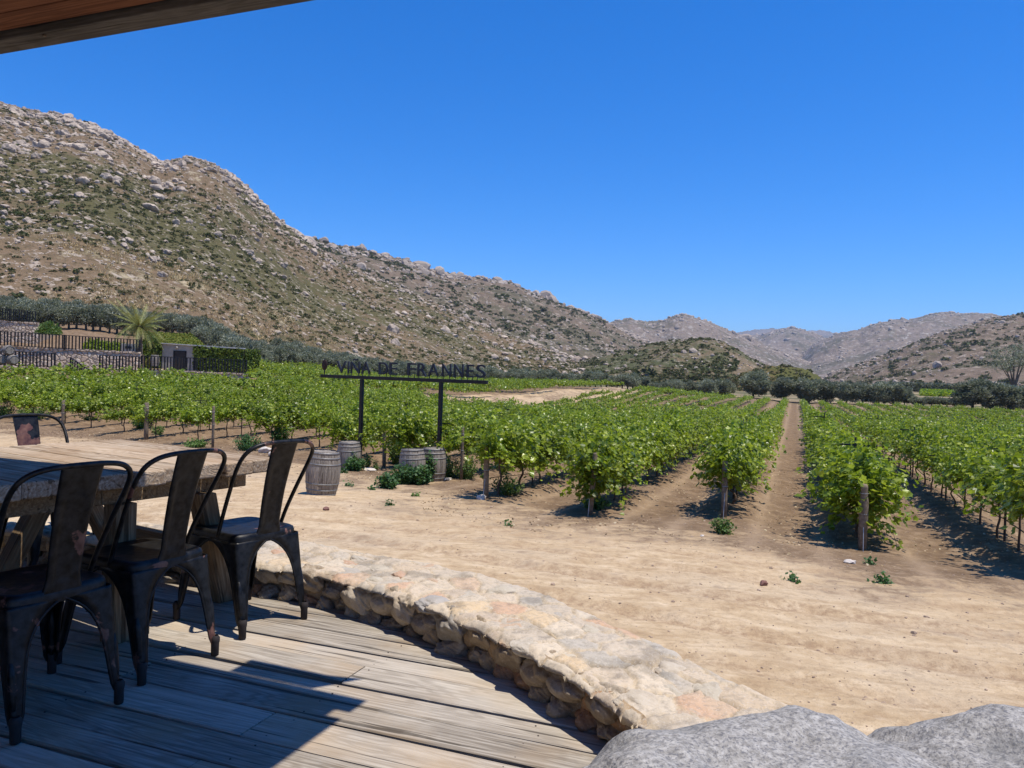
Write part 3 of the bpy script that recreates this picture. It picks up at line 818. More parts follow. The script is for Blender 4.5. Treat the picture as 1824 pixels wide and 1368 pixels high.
# dry straw grass at the foot of the near mountain
n_ = 6500
q, qx, qu = sample('near_mountain', n_, lambda px, u, p: np.clip(clus(p, 14, 12, .42) * (px < 900), 0, 1) * np.where(u > .12, .35, 1), 0.0, .17, 44)
k = qx > -60; q = q[k]
def tuft(n, seed, h=1.0, spread=.5, w=.05):
    r = np.random.default_rng(seed)
    b = r.normal(0, spread * .4, (n, 2)); d = r.normal(0, spread * .5, (n, 2)); hh = r.uniform(.5, 1, n) * h
    a = r.uniform(0, 3.14, n); wx, wy = np.cos(a) * w, np.sin(a) * w
    z = np.zeros(n)
    V = np.stack([np.stack([b[:, 0] - wx, b[:, 1] - wy, z], 1), np.stack([b[:, 0] + wx, b[:, 1] + wy, z], 1), np.stack([b[:, 0] + d[:, 0], b[:, 1] + d[:, 1], hh], 1)], 1).reshape(-1, 3)
    return V, [np.arange(n * 3).reshape(n, 3)]
M = rotz_scale(rng.uniform(0, 6.28, len(q)), *[rng.uniform(.6, 1.3, len(q))] * 2, rng.uniform(.4, .9, len(q)))
merge([tuft(14, 500 + i, 1.0, .9, .1) for i in range(4)], rng.integers(0, 4, len(q)), M, q).build('dry_grass', M_STRAW)
tag(bpy.data.objects['dry_grass'], 'straw yellow dry grass along the foot of the rocky hill', 'grass', kind='stuff')

# ------------------------------------------------------------------ grapevines
def grape_leaf(n, P, Dn, size, r, lobed=True):
    """n leaves at P with normals Dn"""
    Dn = Dn / (np.linalg.norm(Dn, axis=1)[:, None] + 1e-9)
    a = r.normal(size=(n, 3)); a -= (a * Dn).sum(1)[:, None] * Dn; a /= np.linalg.norm(a, axis=1)[:, None]
    b = np.cross(Dn, a); s = size[:, None]
    if lobed:
        L = [(0, -.35, 0), (0, .62, -.06), (.28, .34, .07), (.55, .30, .12), (.40, .02, .08), (.46, -.34, .10)]
        Lm = [(-x, y, z) for x, y, z in L[2:]]
        LL = L + Lm
        V = np.stack([P + (a * x + b * y + Dn * z) * s for x, y, z in LL], 1)
        V = V.reshape(-1, 3); o = (np.arange(n) * 10)[:, None]
        return V, [np.concatenate([np.array([[0, 5, 4, 3, 2, 1]]) + o, np.array([[0, 1, 6, 7, 8, 9]]) + o])]
    V = np.stack([P - b * s * .5, P + a * s * .5, P + b * s * .55, P - a * s * .5], 1).reshape(-1, 3)
    return V, [np.arange(n * 4).reshape(n, 4)]

def vine_canopy(seed, nshoot, per, size, lobed=True, length=.82, low=False, outm=.62):
    r = np.random.default_rng(seed)
    pts = []; nrm = []; stems = G()
    for k in range(nshoot):
        x0 = r.uniform(-length, length); y0 = r.normal(0, .10); z0 = r.uniform(.80, 1.08) if not low or r.random() < .55 else r.uniform(.35, .9)
        side = r.choice([-1, 1]); out = abs(r.normal(0, outm))
        d = np.array([r.normal(0, .30), side * out, r.uniform(.35, 1.1)]); d /= np.linalg.norm(d)
        ln = r.uniform(.4, 1.0) * (1.35 if r.random() < .12 else 1)
        p = np.array([x0, y0, z0]); step = ln / per; path = [tuple(p)]
        for j in range(per):
            d = d + np.array([0, 0, -.95 * (j / per) * (.6 + out) / per * 4.2]) + r.normal(0, .06, 3); d /= np.linalg.norm(d)
            p = p + d * step; path.append(tuple(p))
            q = p + r.normal(0, .055, 3)
            if q[2] < (.08 if low else .5): continue
            pts.append(q); nrm.append(np.array([0, side * .5, .9]) + r.normal(0, .55, 3))
        if lobed and k % 3 == 0: stems.add(tube(path[::3], .004, 4, False))
    pts = np.array(pts); nrm = np.array(nrm)
    return grape_leaf(len(pts), pts, nrm, size * r.uniform(.6, 1.25, len(pts)), r, lobed), stems

def vine_trunk(seed):
    r = np.random.default_rng(seed); g = G()
    lx = r.normal(0, .07); ly = r.normal(0, .05)
    g.add(tube(catmull([(0, 0, -.08), (lx * .8, ly, .2), (-lx * .6, -ly, .42), (lx * .5, ly * .5, .62), (0, 0, .82)], 3), [.032, .03, .03, .026, .026, .026, .024, .024, .022, .022, .024, .026, .026], 6))
    for sgn in (-1, 1):
        g.add(tube(catmull([(0, 0, .80), (sgn * .2, r.normal(0, .03), .9), (sgn * .5, r.normal(0, .03), .88 + r.normal(0, .03)), (sgn * .78, 0, .9)], 3), [.022] * 4 + [.018] * 3 + [.013] * 3, 5))
        for j in range(3):
            x = sgn * (.15 + .22 * j); g.add(tube([(x, 0, .88), (x + r.normal(0, .04), r.normal(0, .12), 1.12)], [.010, .006], 4))
    return g

VM = []
for i in range(9):
    (lv, lf), st = vine_canopy(600 + i, 74, 22, .098)
    VM.append((mesh('foliage', lv, lf, M_VINE), mesh('trunk', *vine_trunk(620 + i).get(), M_BARK, True), mesh('shoots', *st.get(), M_WEEDL)))
for i in range(4):
    (lv, lf), st = vine_canopy(560 + i, 92, 21, .10, True, .86, low=True, outm=.55)
    VM.append((mesh('foliage', lv, lf, M_VINE), mesh('trunk', *vine_trunk(570 + i).get(), M_BARK, True), mesh('shoots', *st.get(), M_WEEDL)))
VB = []
for i, (ns, hi, od) in enumerate(((210, 1.12, .5), (150, .98, .95))):
    (lv, lf), st = vine_canopy(590 + i, ns, 20, .105, True, 1.0, low=True, outm=od)
    VB.append((mesh('foliage', lv, lf, M_VINE), mesh('trunk', *vine_trunk(595 + i).get(), M_BARK, True), mesh('shoots', *st.get(), M_WEEDL)))
MID = [vine_canopy(640 + i, 40, 13, .15, False)[0] for i in range(8)]
FAR = [vine_canopy(660 + i, 24, 8, .23, False)[0] for i in range(8)]
TRK = [vine_trunk(680 + i).get() for i in range(3)]

ROWANG = math.atan2(U[1], U[0]); RDANG = math.atan2(RD[1], RD[0])
vines = []                    # (x, y, row k, index in row, t)
for k in range(-30, 26):
    s = 1.2 + SP * k
    t0 = float(row_start(s)); n = 0
    t = t0 + (1.05 if k == 0 else .55)
    while t < 128:
        x, y = Vv[0] * s + U[0] * t, Vv[1] * s + U[1] * t
        jit = (random.uniform(-.12, .12), random.uniform(-.05, .05))
        n += 1
        if y > 3:
            px, py = proj((x, y, 0))
            rdist = road_dist(x, y); ra = road_along(x, y)
            f_ = min(1, max(0, ra / 45))
            on_road = -4.4 + 2 * f_ < rdist < 2.6 - 1.8 * f_ and ra > -4
            # terraces and yard keep clear of vines
            keep = not on_road and -130 < px < 1960
            if x < -24 and y > 57.5 + .1 * (x + 38): keep = False
            if y > 58 and px < 452: keep = False
            if random.random() < (.09 if k < -5 else .04) and n > 2: keep = False
            if k in (-7, -8) and n < 2: keep = False
            if rdist > 0 and ra > -4 and px < 1097: keep = False
            if keep: vines.append((x + U[0] * jit[0], y + U[1] * jit[0], k, n, t, ROWANG))
        t += 1.45
# second vineyard continues beyond the road to the olive rows
vines = [v for v in vines if not (v[4] > 122)]
extra = []
for k in range(-75, -6):
    s = 1.2 + SP * k
    for t in np.arange(40, 190, 1.6):
        x, y = Vv[0] * s + U[0] * t, Vv[1] * s + U[1] * t
        px, _ = proj((x, y, 0))
        lim = np.interp(px, [440, 480, 700, 870, 1000, 1090], [88, 108, 132, 142, 138, 118])
        if px < 446 or px > 1095 or y > lim: continue
        if road_along(x, y) <= -4 and (k < -30 or t > 122): extra.append((x, y, k, 99, t, ROWANG))
for rd_ in np.arange(2.8, 60, 2.35):
    for al in np.arange(-4, 130, 1.5):
        x, y = RP1[0] + RN[0] * rd_ + RD[0] * al, RP1[1] + RN[1] * rd_ + RD[1] * al
        px, _ = proj((x, y, 0)); lim = np.interp(px, [440, 480, 700, 870, 1000, 1090], [88, 108, 132, 142, 140, 128])
        if 446 < px < 1100 and y < lim: extra.append((x, y, -50, 99, 99, RDANG))
vines += extra
VA = np.array([(v[0], v[1]) for v in vines]); VZ = ground_z(VA[:, 0], VA[:, 1])
dist = np.hypot(VA[:, 0], VA[:, 1]); vpx, vpy = proj(np.stack([VA[:, 0], VA[:, 1], VZ + 1], 1))
score = dist + np.where((vpx < -40) | (vpx > 1870), 30, 0)
order = np.argsort(score); near = [i for i in order if vines[i][3] != 99][:285]; nearset = set(int(i) for i in near)
ROWANG = math.atan2(U[1], U[0])
SIDE = ['right', 'left']
def rowname(k):
    return (f'{ordinal(k + 1)} row right of the straight dirt path' if k >= 0 else f'{ordinal(-k)} row left of the straight dirt path')
for i in near:
    x, y, k, n, t, _a = vines[i]
    z = float(VZ[i])
    flip = random.choice([0, math.pi])
    o = empty('grapevine', (x, y, z - .02), ROWANG + flip + random.uniform(-.08, .08), f'{ordinal(n)} vine from the yard in the {rowname(k)}', 'grapevine', 'grapevines in the rows of the vineyard')
    v = VB[0 if k == -2 else 1] if (k in (-2, 0) and n == 1) or (k == -2 and n == 2) else VM[9 + (i * 5 + k) % 4] if -9 < k < 1 and random.random() < .6 else VM[(i * 7 + k) % 9]
    sc_ = random.triangular(.66, 1.14, .98) * float(np.interp(dist[i], [25, 40], [1.0, .9]))
    if n <= 2 and k in (1, 2): sc_ *= 1.1
    o.scale = (1.0, sc_ * (.92 if k not in (0, -3) else 1.05 if k in (0, -3, -2) and n < 4 else 1.0), sc_)
    place('foliage', v[0], o); place('trunk', v[1], o)
    if dist[i] < 26: place('shoots', v[2], o)
rest = np.array([i for i in range(len(vines)) if i not in nearset])
print('VINES', len(vines), 'rest', len(rest))
mid = rest[dist[rest] < 62]; far = rest[dist[rest] >= 62]
def vmats(ix):
    a = np.array([vines[q][5] for q in ix]) + rng.choice([0, math.pi], len(ix)) + rng.normal(0, .06, len(ix))
    s = rng.uniform(.85, 1.15, len(ix))
    hs = s * np.interp(dist[ix], [25, 40, 60, 80, 125], [1.0, .9, .74, .64, .54]) * np.where((road_dist(VA[ix, 0], VA[ix, 1]) > 0) & (road_along(VA[ix, 0], VA[ix, 1]) > -10), 1.3, 1.0)
    return rotz_scale(a, np.ones(len(ix)), s * np.interp(dist[ix], [30, 70], [.85, .6]), hs)
g = merge(MID, rng.integers(0, 8, len(mid)), vmats(mid), np.stack([VA[mid, 0], VA[mid, 1], VZ[mid]], 1))
V1, F1 = g.get()
g2 = merge(FAR, rng.integers(0, 8, len(far)), vmats(far), np.stack([VA[far, 0], VA[far, 1], VZ[far]], 1))
g2.add((V1, F1))
o = g2.build('vineyard_foliage', M_VINE)
tag(o, 'rows of leafy green vines filling the distance of the vineyard', 'vineyard', kind='stuff')
g = merge(TRK, rng.integers(0, 3, len(mid)), vmats(mid), np.stack([VA[mid, 0], VA[mid, 1], VZ[mid]], 1))
o = g.build('vineyard_trunks', M_BARK)
tag(o, 'dark trunks under the farther vine rows', 'vine trunks', kind='stuff')

# trellis: end posts, steel stakes with cross arms, wires
def end_post(x, y, h, label, lean=0.0, cap=False, r=.055):
    z = gz2(x, y)
    t = empty('end_post', (x, y, z), random.uniform(0, 6), label, 'post', 'wooden end posts of the vine rows')
    t.rotation_euler = (lean, random.uniform(-.03, .03), random.uniform(0, .5))
    prof = [(.001, -.2), (r, -.2), (r * 1.04, h * .3), (r, h * .7), (r * .97, h - .02), (r * .8, h), (.001, h)]
    if cap: prof = [(.001, -.2), (r, -.2), (r * 1.1, h * .5), (r * 1.15, h * .72), (r * .85, h * .82), (r * .8, h * .9), (r * .88, h * .95), (r * .6, h), (.001, h)]
    G().add(lathe(prof, 14)).build('shaft', M_POST_V, t, True)
    w = G()
    for hh in (h * .55, h * .86):
        ring = [(math.cos(a) * (r + .006), math.sin(a) * (r + .006), hh) for a in np.linspace(0, 2 * math.pi, 13)]
        w.add(tube(ring, .004, 4, False))
    w.build('wire_wrap', M_WIRE, t)
    return t, z
M_WIRE = m_plain('galvanised_wire', (0.45, 0.44, 0.42), 0.45, 0.6, 0.1, 10, 0.0)
M_POST_V = m_plain('weathered_post', (0.19, 0.145, 0.10), 0.9, 0, 0.45, 14, 0.5)
M_STEEL = m_plain('rusty_steel', (0.09, 0.07, 0.06), 0.7, 0.4, 0.4, 14, 0.2)
EP = [((4.33, 15.37), 1.12, 'grey wooden end post with weeds at its foot, left of the straight dirt path', .0, False, .07),
      ((6.0, 12.95), 1.12, 'wooden end post with a rounded top, right of the straight dirt path', .02, True, .085),
      ((1.62, 15.1), 1.25, 'dark end post leaning under the big bushy vine', .09, False, .06),
      ((-.50, 16.95), 1.15, 'grey round end post standing beside a pale rock', .02, False, .075),
      ((-1.30, 21.0), 1.45, 'thin dark end post with a wire bracket, right of the sign', .0, False, .05),
      ((-3.85, 23.6), 1.12, 'brown end post between the two legs of the sign', -.03, False, .07),
      ((-14.03, 29.6), 1.42, 'grey round end post seen just over the far corner of the table', .0, False, .10),
      ((-19.46, 33.4), 1.2, 'dark end post above the far metal chair', .0, False, .085),
      ((-10.68, 27.6), 1.5, 'dark end post hidden in vine leaves beyond the table', .03, False, .06),
      ((8.9, 11.9), .9, 'weathered end post at the right edge of the yard', -.05, False, .075)]
for (x, y), h, lab, lean, cap, r in EP:
    t, z = end_post(x, y, h, lab, lean, cap, r * .8)
    dx, dy = -U[0] * .55, -U[1] * .55
    if lab.startswith(('grey wooden', 'wooden end', 'dark end post leaning', 'grey round end post standing')):
        cord = tube([(x, y, z + h * .62), (x + dx * .3, y + dy * .3, z + .05), (x + dx * .32, y + dy * .32, z - .03)], .007, 5)
        o = G().add(cord).build('guy_cord', M_WIRE)
        tag(o, 'pale guy cord tied to the ' + lab.split(',')[0].replace(' with weeds at its foot', ''), 'cord', 'guy cords of the end posts')
stk = G()
def stake_mesh():
    g = G(); g.add(box(-.02, .02, -.004, .004, -.1, 1.62)); g.add(box(-.004, .004, -.02, .02, -.1, 1.62)); return g.get()
SV = stake_mesh(); ST_M = mesh('stake', SV[0], SV[1], M_STEEL)
ARM_M = mesh('cross_arm', *box(-.018, .018, -.42, .42, 1.46, 1.49), M_BLACK)
cnt = 0
for k in range(-14, 9):
    s = 1.2 + SP * k; t0 = float(row_start(s))
    for j in range(0, 8):
        t = t0 + 2.9 + 5.8 * j
        x, y = Vv[0] * s + U[0] * t, Vv[1] * s + U[1] * t
        if y < 9: continue
        px, py = proj((x, y, 0))
        if not (0 < px < 1824) or math.hypot(x, y) > 48: continue
        zt = random.uniform(.74, .98) if random.random() < .85 else 1.1
        o = empty('trellis_stake', (x, y, gz(x, y)), ROWANG, f'{ordinal(j + 1)} steel stake from the yard in the {rowname(k)}', 'trellis stake', 'steel trellis stakes along the vine rows')
        o.scale = (1, 1, zt)
        place('stake', ST_M, o); place('cross_arm', ARM_M, o)
for k in range(-9, 5):
    s = 1.2 + SP * k; t0 = float(row_start(s)); w = G()
    for hh, off in ((.5, 0), (.92, 0), (1.42, .3), (1.42, -.3)):
        pts = []
        for t in np.arange(t0, t0 + 42, 3.0):
            x, y = Vv[0] * (s + off) + U[0] * t, Vv[1] * (s + off) + U[1] * t
            pts.append((x, y, gz(x, y) + (hh if hh > .6 or True else hh) - (.12 if int(t * 7) % 2 else 0) * (hh == .5)))
        w.add(tube(pts, .005 if hh != .5 else .011, 4, False))
    o = w.build('trellis_wires', M_BLACK)
    tag(o, f'trellis wires and drip hose strung along the {rowname(k)}', 'trellis wires', 'trellis wires of the vine rows')

# ------------------------------------------------------------------ olive trees
def olive(seed, w=2.0, h=3.6, n=4200, leaf=.13, low=.12):
    r = np.random.default_rng(seed)
    nb = 26
    c = r.normal(size=(nb, 3)); c /= np.linalg.norm(c, axis=1)[:, None]
    c = c * np.array([w * .62, w * .62, (h - low) * .36]) * r.uniform(.45, 1.05, nb)[:, None] + np.array([0, 0, low + (h - low) * .5])
    rad_ = r.uniform(.28, .5, nb) * w * .8
    idx = r.integers(0, nb, n)
    d = r.normal(size=(n, 3)); d /= np.linalg.norm(d, axis=1)[:, None]
    P = c[idx] + d * (rad_[idx] * r.uniform(.6, 1.08, n))[:, None]
    P[:, 2] = np.maximum(P[:, 2], low * r.uniform(.6, 1.2, n))
    l = leaf * r.uniform(.6, 1.5, n)[:, None]
    a = d + r.normal(0, .5, (n, 3)); a[:, 2] += .35; a /= np.linalg.norm(a, axis=1)[:, None]
    b = np.cross(a, r.normal(size=(n, 3))); b /= np.linalg.norm(b, axis=1)[:, None]
    V = np.stack([P - a * l, P - b * l * .33, P + a * l * 1.4, P + b * l * .33], 1).reshape(-1, 3)
    tr = G(); tr.add(tube([(0, 0, -.3), (.05, 0, .5), (0, .05, h * .4)], [.16, .13, .1], 7))
    for k in range(6):
        e = c[k]; tr.add(tube(catmull([(0, 0, h * .22), (e[0] * .4, e[1] * .4, h * .4), tuple(e)], 3), [.09, .085, .08, .07, .05, .04, .03], 5))
    return mesh('crown', V, [np.arange(n * 4).reshape(n, 4)], M_OLIVE), mesh('trunk', *tr.get(), M_OBARK, True)
OL = [olive(700 + i) for i in range(5)]
OLB = [olive(720 + i, 2.5, 4.6, 9000, .15, .05) for i in range(4)]
OLT = [olive(740 + i, 1.9, 3.4, 3400, .12, .45) for i in range(3)]
def put_olive(tpl, x, y, s, label, group, zz=None, sx=1.0):
    z = gz(x, y) if zz is None else zz
    o = empty('olive_tree', (x, y, z), random.uniform(0, 6.28), label, 'olive tree', group)
    o.scale = (s * sx, s * sx, s)
    place('crown', tpl[0], o); place('trunk', tpl[1], o)
# big trees beyond the end of the path
bigs = [(1342, 134, 5.0, 1.4), (1396, 131, 4.4, 1.35), (1441, 130, 4.8, 1.3), (1472, 130, 4.4, 1.25), (1508, 128, 3.9, 1.3), (1537, 127, 3.9, 1.2), (1566, 126, 4.3, 1.25), (1592, 126, 4.1, 1.3), (1612, 126, 3.2, 1.0), (1734, 118, 5.0, 1.45), (1765, 117, 4.8, 1.35), (1797, 116, 4.7, 1.4), (1828, 115, 4.7, 1.4), (1262, 138, 3.4, 1.2), (1286, 139, 3.6, 1.2)]
for i, (px, Y, h, sx) in enumerate(bigs):
    base = aty(px, 700, Y)
    put_olive(OLB[i % 4], base.x, Y, h / 4.7, f'{ordinal(i + 1)} large grey-green olive tree beyond the end of the vine rows' if px > 1300 and px < 1650 else (f'{ordinal(i - 8)} dark bushy olive tree of the clump at the right edge' if px > 1700 else f'{ordinal(i - 12)} smaller olive tree left of the large silvery one'), 'big olive trees behind the vineyard', sx=sx)
# low scrub between the clumps
for i, px in enumerate(range(1632, 1722, 14)):
    b = aty(px, 700, 124)
    put_olive(OL[i % 5], b.x, 124, .48, f'{ordinal(i + 1)} low grey shrub in the gap between the olive clumps', 'low shrubs between the olive clumps', sx=1.6)
# band of olives behind the second vineyard
band = []
for px in np.arange(985, 1300, 9.5):
    band.append((px, np.interp(px, [985, 1100, 1290], [150, 138, 142]), 2.6 if px < 1240 else 2.3))
for i, (px, Y, h) in enumerate(band):
    b = aty(px, 690, Y + random.uniform(-2, 3))
    put_olive(OL[i % 5], b.x, b.y, h / 3.6 * random.uniform(.75, 1.3), f'{ordinal(i + 1)} tree from the left in the olive row above the bare earth road', 'olive row above the earth road', sx=1.15)
for rrow, (off, gname) in enumerate(((0, 'front'), (10, 'middle'), (20, 'back'))):
    n = 0
    for px in np.arange(448 + rrow * 5, 980, 10.5 if rrow < 2 else 13):
        Yb = np.interp(px, [440, 480, 700, 870, 1000], [92, 112, 136, 147, 150]) + off
        b = aty(px + random.uniform(-3, 3), 670, Yb); n += 1
        put_olive(OL[(n + rrow) % 5], b.x, b.y, random.uniform(.58, .98), f'{ordinal(n)} tree from the left in the {gname} olive row behind the sign', f'{gname} olive row behind the sign', sx=1.2)
# trees on the left hillside above the terraces
nl = 0
for rrow in range(3):
    n = 0
    for px in np.arange(-30, 455, 15 + rrow * 3):
        Yb = np.interp(px, [0, 300, 440], [94, 98, 92]) + rrow * 9
        b = aty(px + random.uniform(-4, 4), 600, Yb); n += 1
        if px > 250 and rrow == 0 and px < 350: continue
        put_olive(OLT[(n + rrow) % 3], b.x, b.y, random.uniform(.8, 1.02), f'{ordinal(n)} tree from the left in the {["lowest", "middle", "highest"][rrow]} olive row above the stone terraces', 'olive trees above the stone terraces', sx=1.1)

# lone bare-limbed tree at the right edge
b = aty(1806, 690, 190)
t = empty('acacia_tree', (b.x, b.y, gz(b.x, b.y)), 0, 'airy dark tree with thin spreading limbs at the far right edge', 'tree')
g = G(); r_ = random.Random(5); tips = []
for k in range(9):
    a = k * .7; e = (math.cos(a) * r_.uniform(2, 4.5), math.sin(a) * 2, r_.uniform(8, 13))
    g.add(tube(catmull([(0, 0, -1), (e[0] * .15, e[1] * .2, 4), (e[0] * .6, e[1] * .5, e[2] * .75), e], 4), [.3, .28, .26, .24, .22, .2, .17, .15, .12, .1, .08, .06, .05], 5)); tips.append(e)
g.build('trunk', M_OBARK, t)
rr2 = np.random.default_rng(9); tp = np.array(tips); ii = rr2.integers(0, len(tp), 2600)
P = tp[ii] + rr2.normal(0, 1, (2600, 3)) * np.array([1.3, 1.3, .8]); l = .28
a = rr2.normal(size=(2600, 3)); a /= np.linalg.norm(a, axis=1)[:, None]; b_ = np.cross(a, rr2.normal(size=(2600, 3))); b_ /= np.linalg.norm(b_, axis=1)[:, None]
place('crown', mesh('crown', np.stack([P - a * l, P - b_ * l * .3, P + a * l, P + b_ * l * .3], 1).reshape(-1, 3), [np.arange(2600 * 4).reshape(-1, 4)], M_OLIVE), t)
# distant strips of crops and trees on the valley floor
for nm, m_, pxa, pxb, Ya, Yb, hh, lab in (('far_treeline', M_OLIVE, 1560, 1800, 255, 262, 3.0, 'dark distant treeline on the valley floor at the foot of the right hills'), ('far_crop', M_VINE, 1640, 1800, 190, 235, 1.0, 'bright green crop field far off between the olive clumps')):
    r = np.random.default_rng(3); n = 9000
    Y_ = r.uniform(Ya, Yb, n); pxx = r.uniform(pxa, pxb, n)
    X_ = (pxx - 912) / FPX * Y_; Z_ = ground_smooth(X_, Y_) + r.uniform(0, hh, n)
    P = np.stack([X_, Y_, Z_], 1); l = .55
    a = r.normal(size=(n, 3)); a /= np.linalg.norm(a, axis=1)[:, None]; b_ = np.cross(a, r.normal(size=(n, 3))); b_ /= np.linalg.norm(b_, axis=1)[:, None]
    o = place(nm, mesh(nm, np.stack([P - a * l, P - b_ * l * .5, P + a * l, P + b_ * l * .5], 1).reshape(-1, 3), [np.arange(n * 4).reshape(-1, 4)], m_)); tag(o, lab, 'greenery', kind='stuff')

# ------------------------------------------------------------------ terraces, ivy house, palm
def m_stonewall(name, scale, cols, mortar):
    n = N(name); v = n.coord((1, 1, 1.0)); w = n.noise(v, 2.5, 3, .5, 0, 1)
    mp = n.n('ShaderNodeVectorMath', operation='MULTIPLY_ADD'); n.l(w, mp.inputs[0]); mp.inputs[1].default_value = (.25, .25, .25); n.l(v, mp.inputs[2])
    cell = n.vor(mp.outputs[0], scale, 'F1', 1); edge = n.vor(mp.outputs[0], scale, 'DISTANCE_TO_EDGE', 0)
    sep = n.n('ShaderNodeSeparateColor'); n.l(cell, sep.inputs[0])
    c = n.ramp(sep.outputs[0], [(i / (len(cols) - 1), x) for i, x in enumerate(cols)])
    c = n.mix(n.ramp(edge, [(.03, 1.0), (.09, 0.0)]), c, mortar)
    return n.fin(c, .95, normal=n.bump(n.ramp(edge, [(0, 0.0), (.18, 1.0)]), 1.0, .08))
M_TWALL = m_stonewall('terrace_stone', 2.6, [(.54, .39, .27), (.64, .50, .36), (.46, .34, .25), (.70, .57, .43)], (.33, .26, .18))
def wallbox(name, pxa, pxb, ta, tb, Ya, Yb, h, label, thick=.5):
    """stone wall whose top runs through two points"""
    a = aty(pxa, ta, Ya); b = aty(pxb, tb, Yb)
    d = (b - a); d.z = 0; d.normalize(); s = Vector((-d.y, d.x, 0)) * thick
    V = [a, b, b + s, a + s]; V = [tuple(v) for v in V] + [(v.x, v.y, v.z - h) for v in V]
    n = 60
    # displaced top edge: build as strip
    g = G()
    g.add((V, [[(0, 1, 2, 3), (4, 7, 6, 5), (0, 4, 5, 1), (1, 5, 6, 2), (2, 6, 7, 3), (3, 7, 4, 0)]]))
    o = g.build(name, M_TWALL); tag(o, label, 'stone wall')
    cap = G(); r = random.Random(int(pxb)); L = (Vector(b) - Vector(a)).length; t = 0
    while t < L:
        w = r.uniform(.25, .6); m_ = min(t + w, L)
        p = a.lerp(b, (t + m_) / 2 / L)
        cap.add(box(-(m_ - t) / 2 + .01, (m_ - t) / 2 - .01, -.06, thick + .03, -.06, .05 + r.uniform(0, .06)), Matrix.Translation(p) @ Matrix.Rotation(math.atan2(d.y, d.x), 4, 'Z')); t = m_
    cap.build('coping', M_TWALL, o)
    return a, b
def fence(pxa, pxb, ya, yb, Ya, Yb, h, label, n=None, slope=0.0):
    a = aty(pxa, ya, Ya); b = aty(pxb, yb, Yb)
    t = empty('picket_fence', tuple(a - Vector((0, 0, h))), 0, label, 'fence', 'black picket fences of the terraces')
    L = Vector((b.x - a.x, b.y - a.y, b.z - a.z)); ln = L.length
    g = G().add(bar((0, 0, h), (L.x, L.y, L.z + h), .06, .05)); g.build('top_rail', M_BLACK, t)
    G().add(bar((0, 0, .08), (L.x, L.y, L.z + .08), .05, .04)).build('bottom_rail', M_BLACK, t)
    g = G(); r = random.Random(int(pxa * 3 + pxb)); n = n or int(ln / .235)
    for k in range(n + 1):
        f = min(1, max(0, (k + r.uniform(-.12, .12)) / n)); p = L * f
        w = .075
        g.add(box(p.x - w / 2, p.x + w / 2, p.y - w / 2 - .015, p.y + w / 2 - .015, p.z + .03, p.z + h - .027))
    g.build('pickets', M_BLACK, t)
    pg = G()
    for f in (0, .5, 1):
        p = L * f; pg.add(box(p.x - .045, p.x + .045, p.y - .05, p.y + .05, p.z - .05, p.z + h + .03))
    pg.build('fence_posts', M_BLACK, t)
a, b = wallbox('stone_wall', -60, 251, 614.5, 628.5, 61, 66, 3.2, 'long pinkish rubble retaining wall of the middle terrace')
terr = [(a, b)]
a2, b2 = wallbox('stone_wall', -60, 68, 568.5, 576, 78, 80, 2.4, 'short rubble retaining wall of the highest terrace at the left edge')
a3, b3 = wallbox('stone_wall', 225, 445, 657.5, 667, 60.5, 64, 1.6, 'low pale rubble wall below the fence in front of the ivy house')
def terrace(name, a, b, depth, drop=.12, ext=0):
    d = (b - a); d.z = 0; d.normalize(); s = Vector((-d.y, d.x, 0))
    p = [a + s * .3, b + s * .3, b + s * depth, a + s * depth]
    g = G().add(([(v.x, v.y, v.z - drop) for v in p] + [(v.x, v.y, v.z - 3.5) for v in p], [[(0, 1, 2, 3), (0, 4, 5, 1), (1, 5, 6, 2), (2, 6, 7, 3), (3, 7, 4, 0)]]))
    o = g.build(name, M_TERR); tag(o, kind='structure')
M_TERR = m_plain('terrace_soil', (.42, .31, .2), .95, 0, .25, 1.5, .3)
terrace('terrace_ground', a, b, 13); terrace('terrace_ground', a2, b2, 9); terrace('terrace_ground', a3, b3, 16)
fence(-30, 249, 588, 605.5, 61.2, 66.1, 1.16, 'long black picket fence along the top of the middle terrace wall')
fence(-30, 63, 546.5, 555, 78.2, 80, 1.1, 'black picket fence on the highest terrace wall at the left edge')
fence(-30, 98, 624, 629.5, 57.5, 58.5, 1.1, 'black picket fence of the lowest terrace behind the stacked barrels')
fence(178, 248, 633, 635.5, 60, 60.3, 1.15, 'black picket fence in front of the rubble wall, left of the palm')
fence(252, 439, 634, 641.5, 60.8, 64.2, 1.13, 'black picket fence in front of the ivy covered house')
fence(126, 163, 637, 662, 60, 59.5, 1.0, 'sloping black stair rail beside the rubble wall', 9)
# ivy covered house with a grassy roof
h0 = aty(288, 662, 72); h1 = aty(345, 664, 72)
zb = 0.1
t = empty('ivy_house', (h0.x, h0.y, zb), 0, 'small concrete house with a sloping green roof and ivy covered wing', 'house')
W1 = h1.x - h0.x; W2 = aty(434, 660, 72).x - h0.x
top0 = aty(288, 612, 72).z - zb; top1 = aty(345, 616, 72).z - zb; top2 = aty(434, 621.5, 72).z - zb
g = G()
ridge = aty(262, 592, 78); ridge2 = aty(338, 595.5, 78)
rx0, rx1, ry, rz0, rz1 = ridge.x - h0.x, ridge2.x - h0.x, 6.0, ridge.z - zb, ridge2.z - zb
gx = aty(256, 600, 74).x - h0.x
g = G().add(([(0, 0, 0), (W1, 0, 0), (W1, 0, top1), (0, 0, top0), (0, 4, 0), (W1, 4, 0), (W1, 4, top1), (0, 4, top0)], [[(0, 1, 2, 3), (1, 5, 6, 2), (5, 4, 7, 6), (4, 0, 3, 7), (3, 2, 6, 7)]]))
g.build('wall', M_CONC, t)
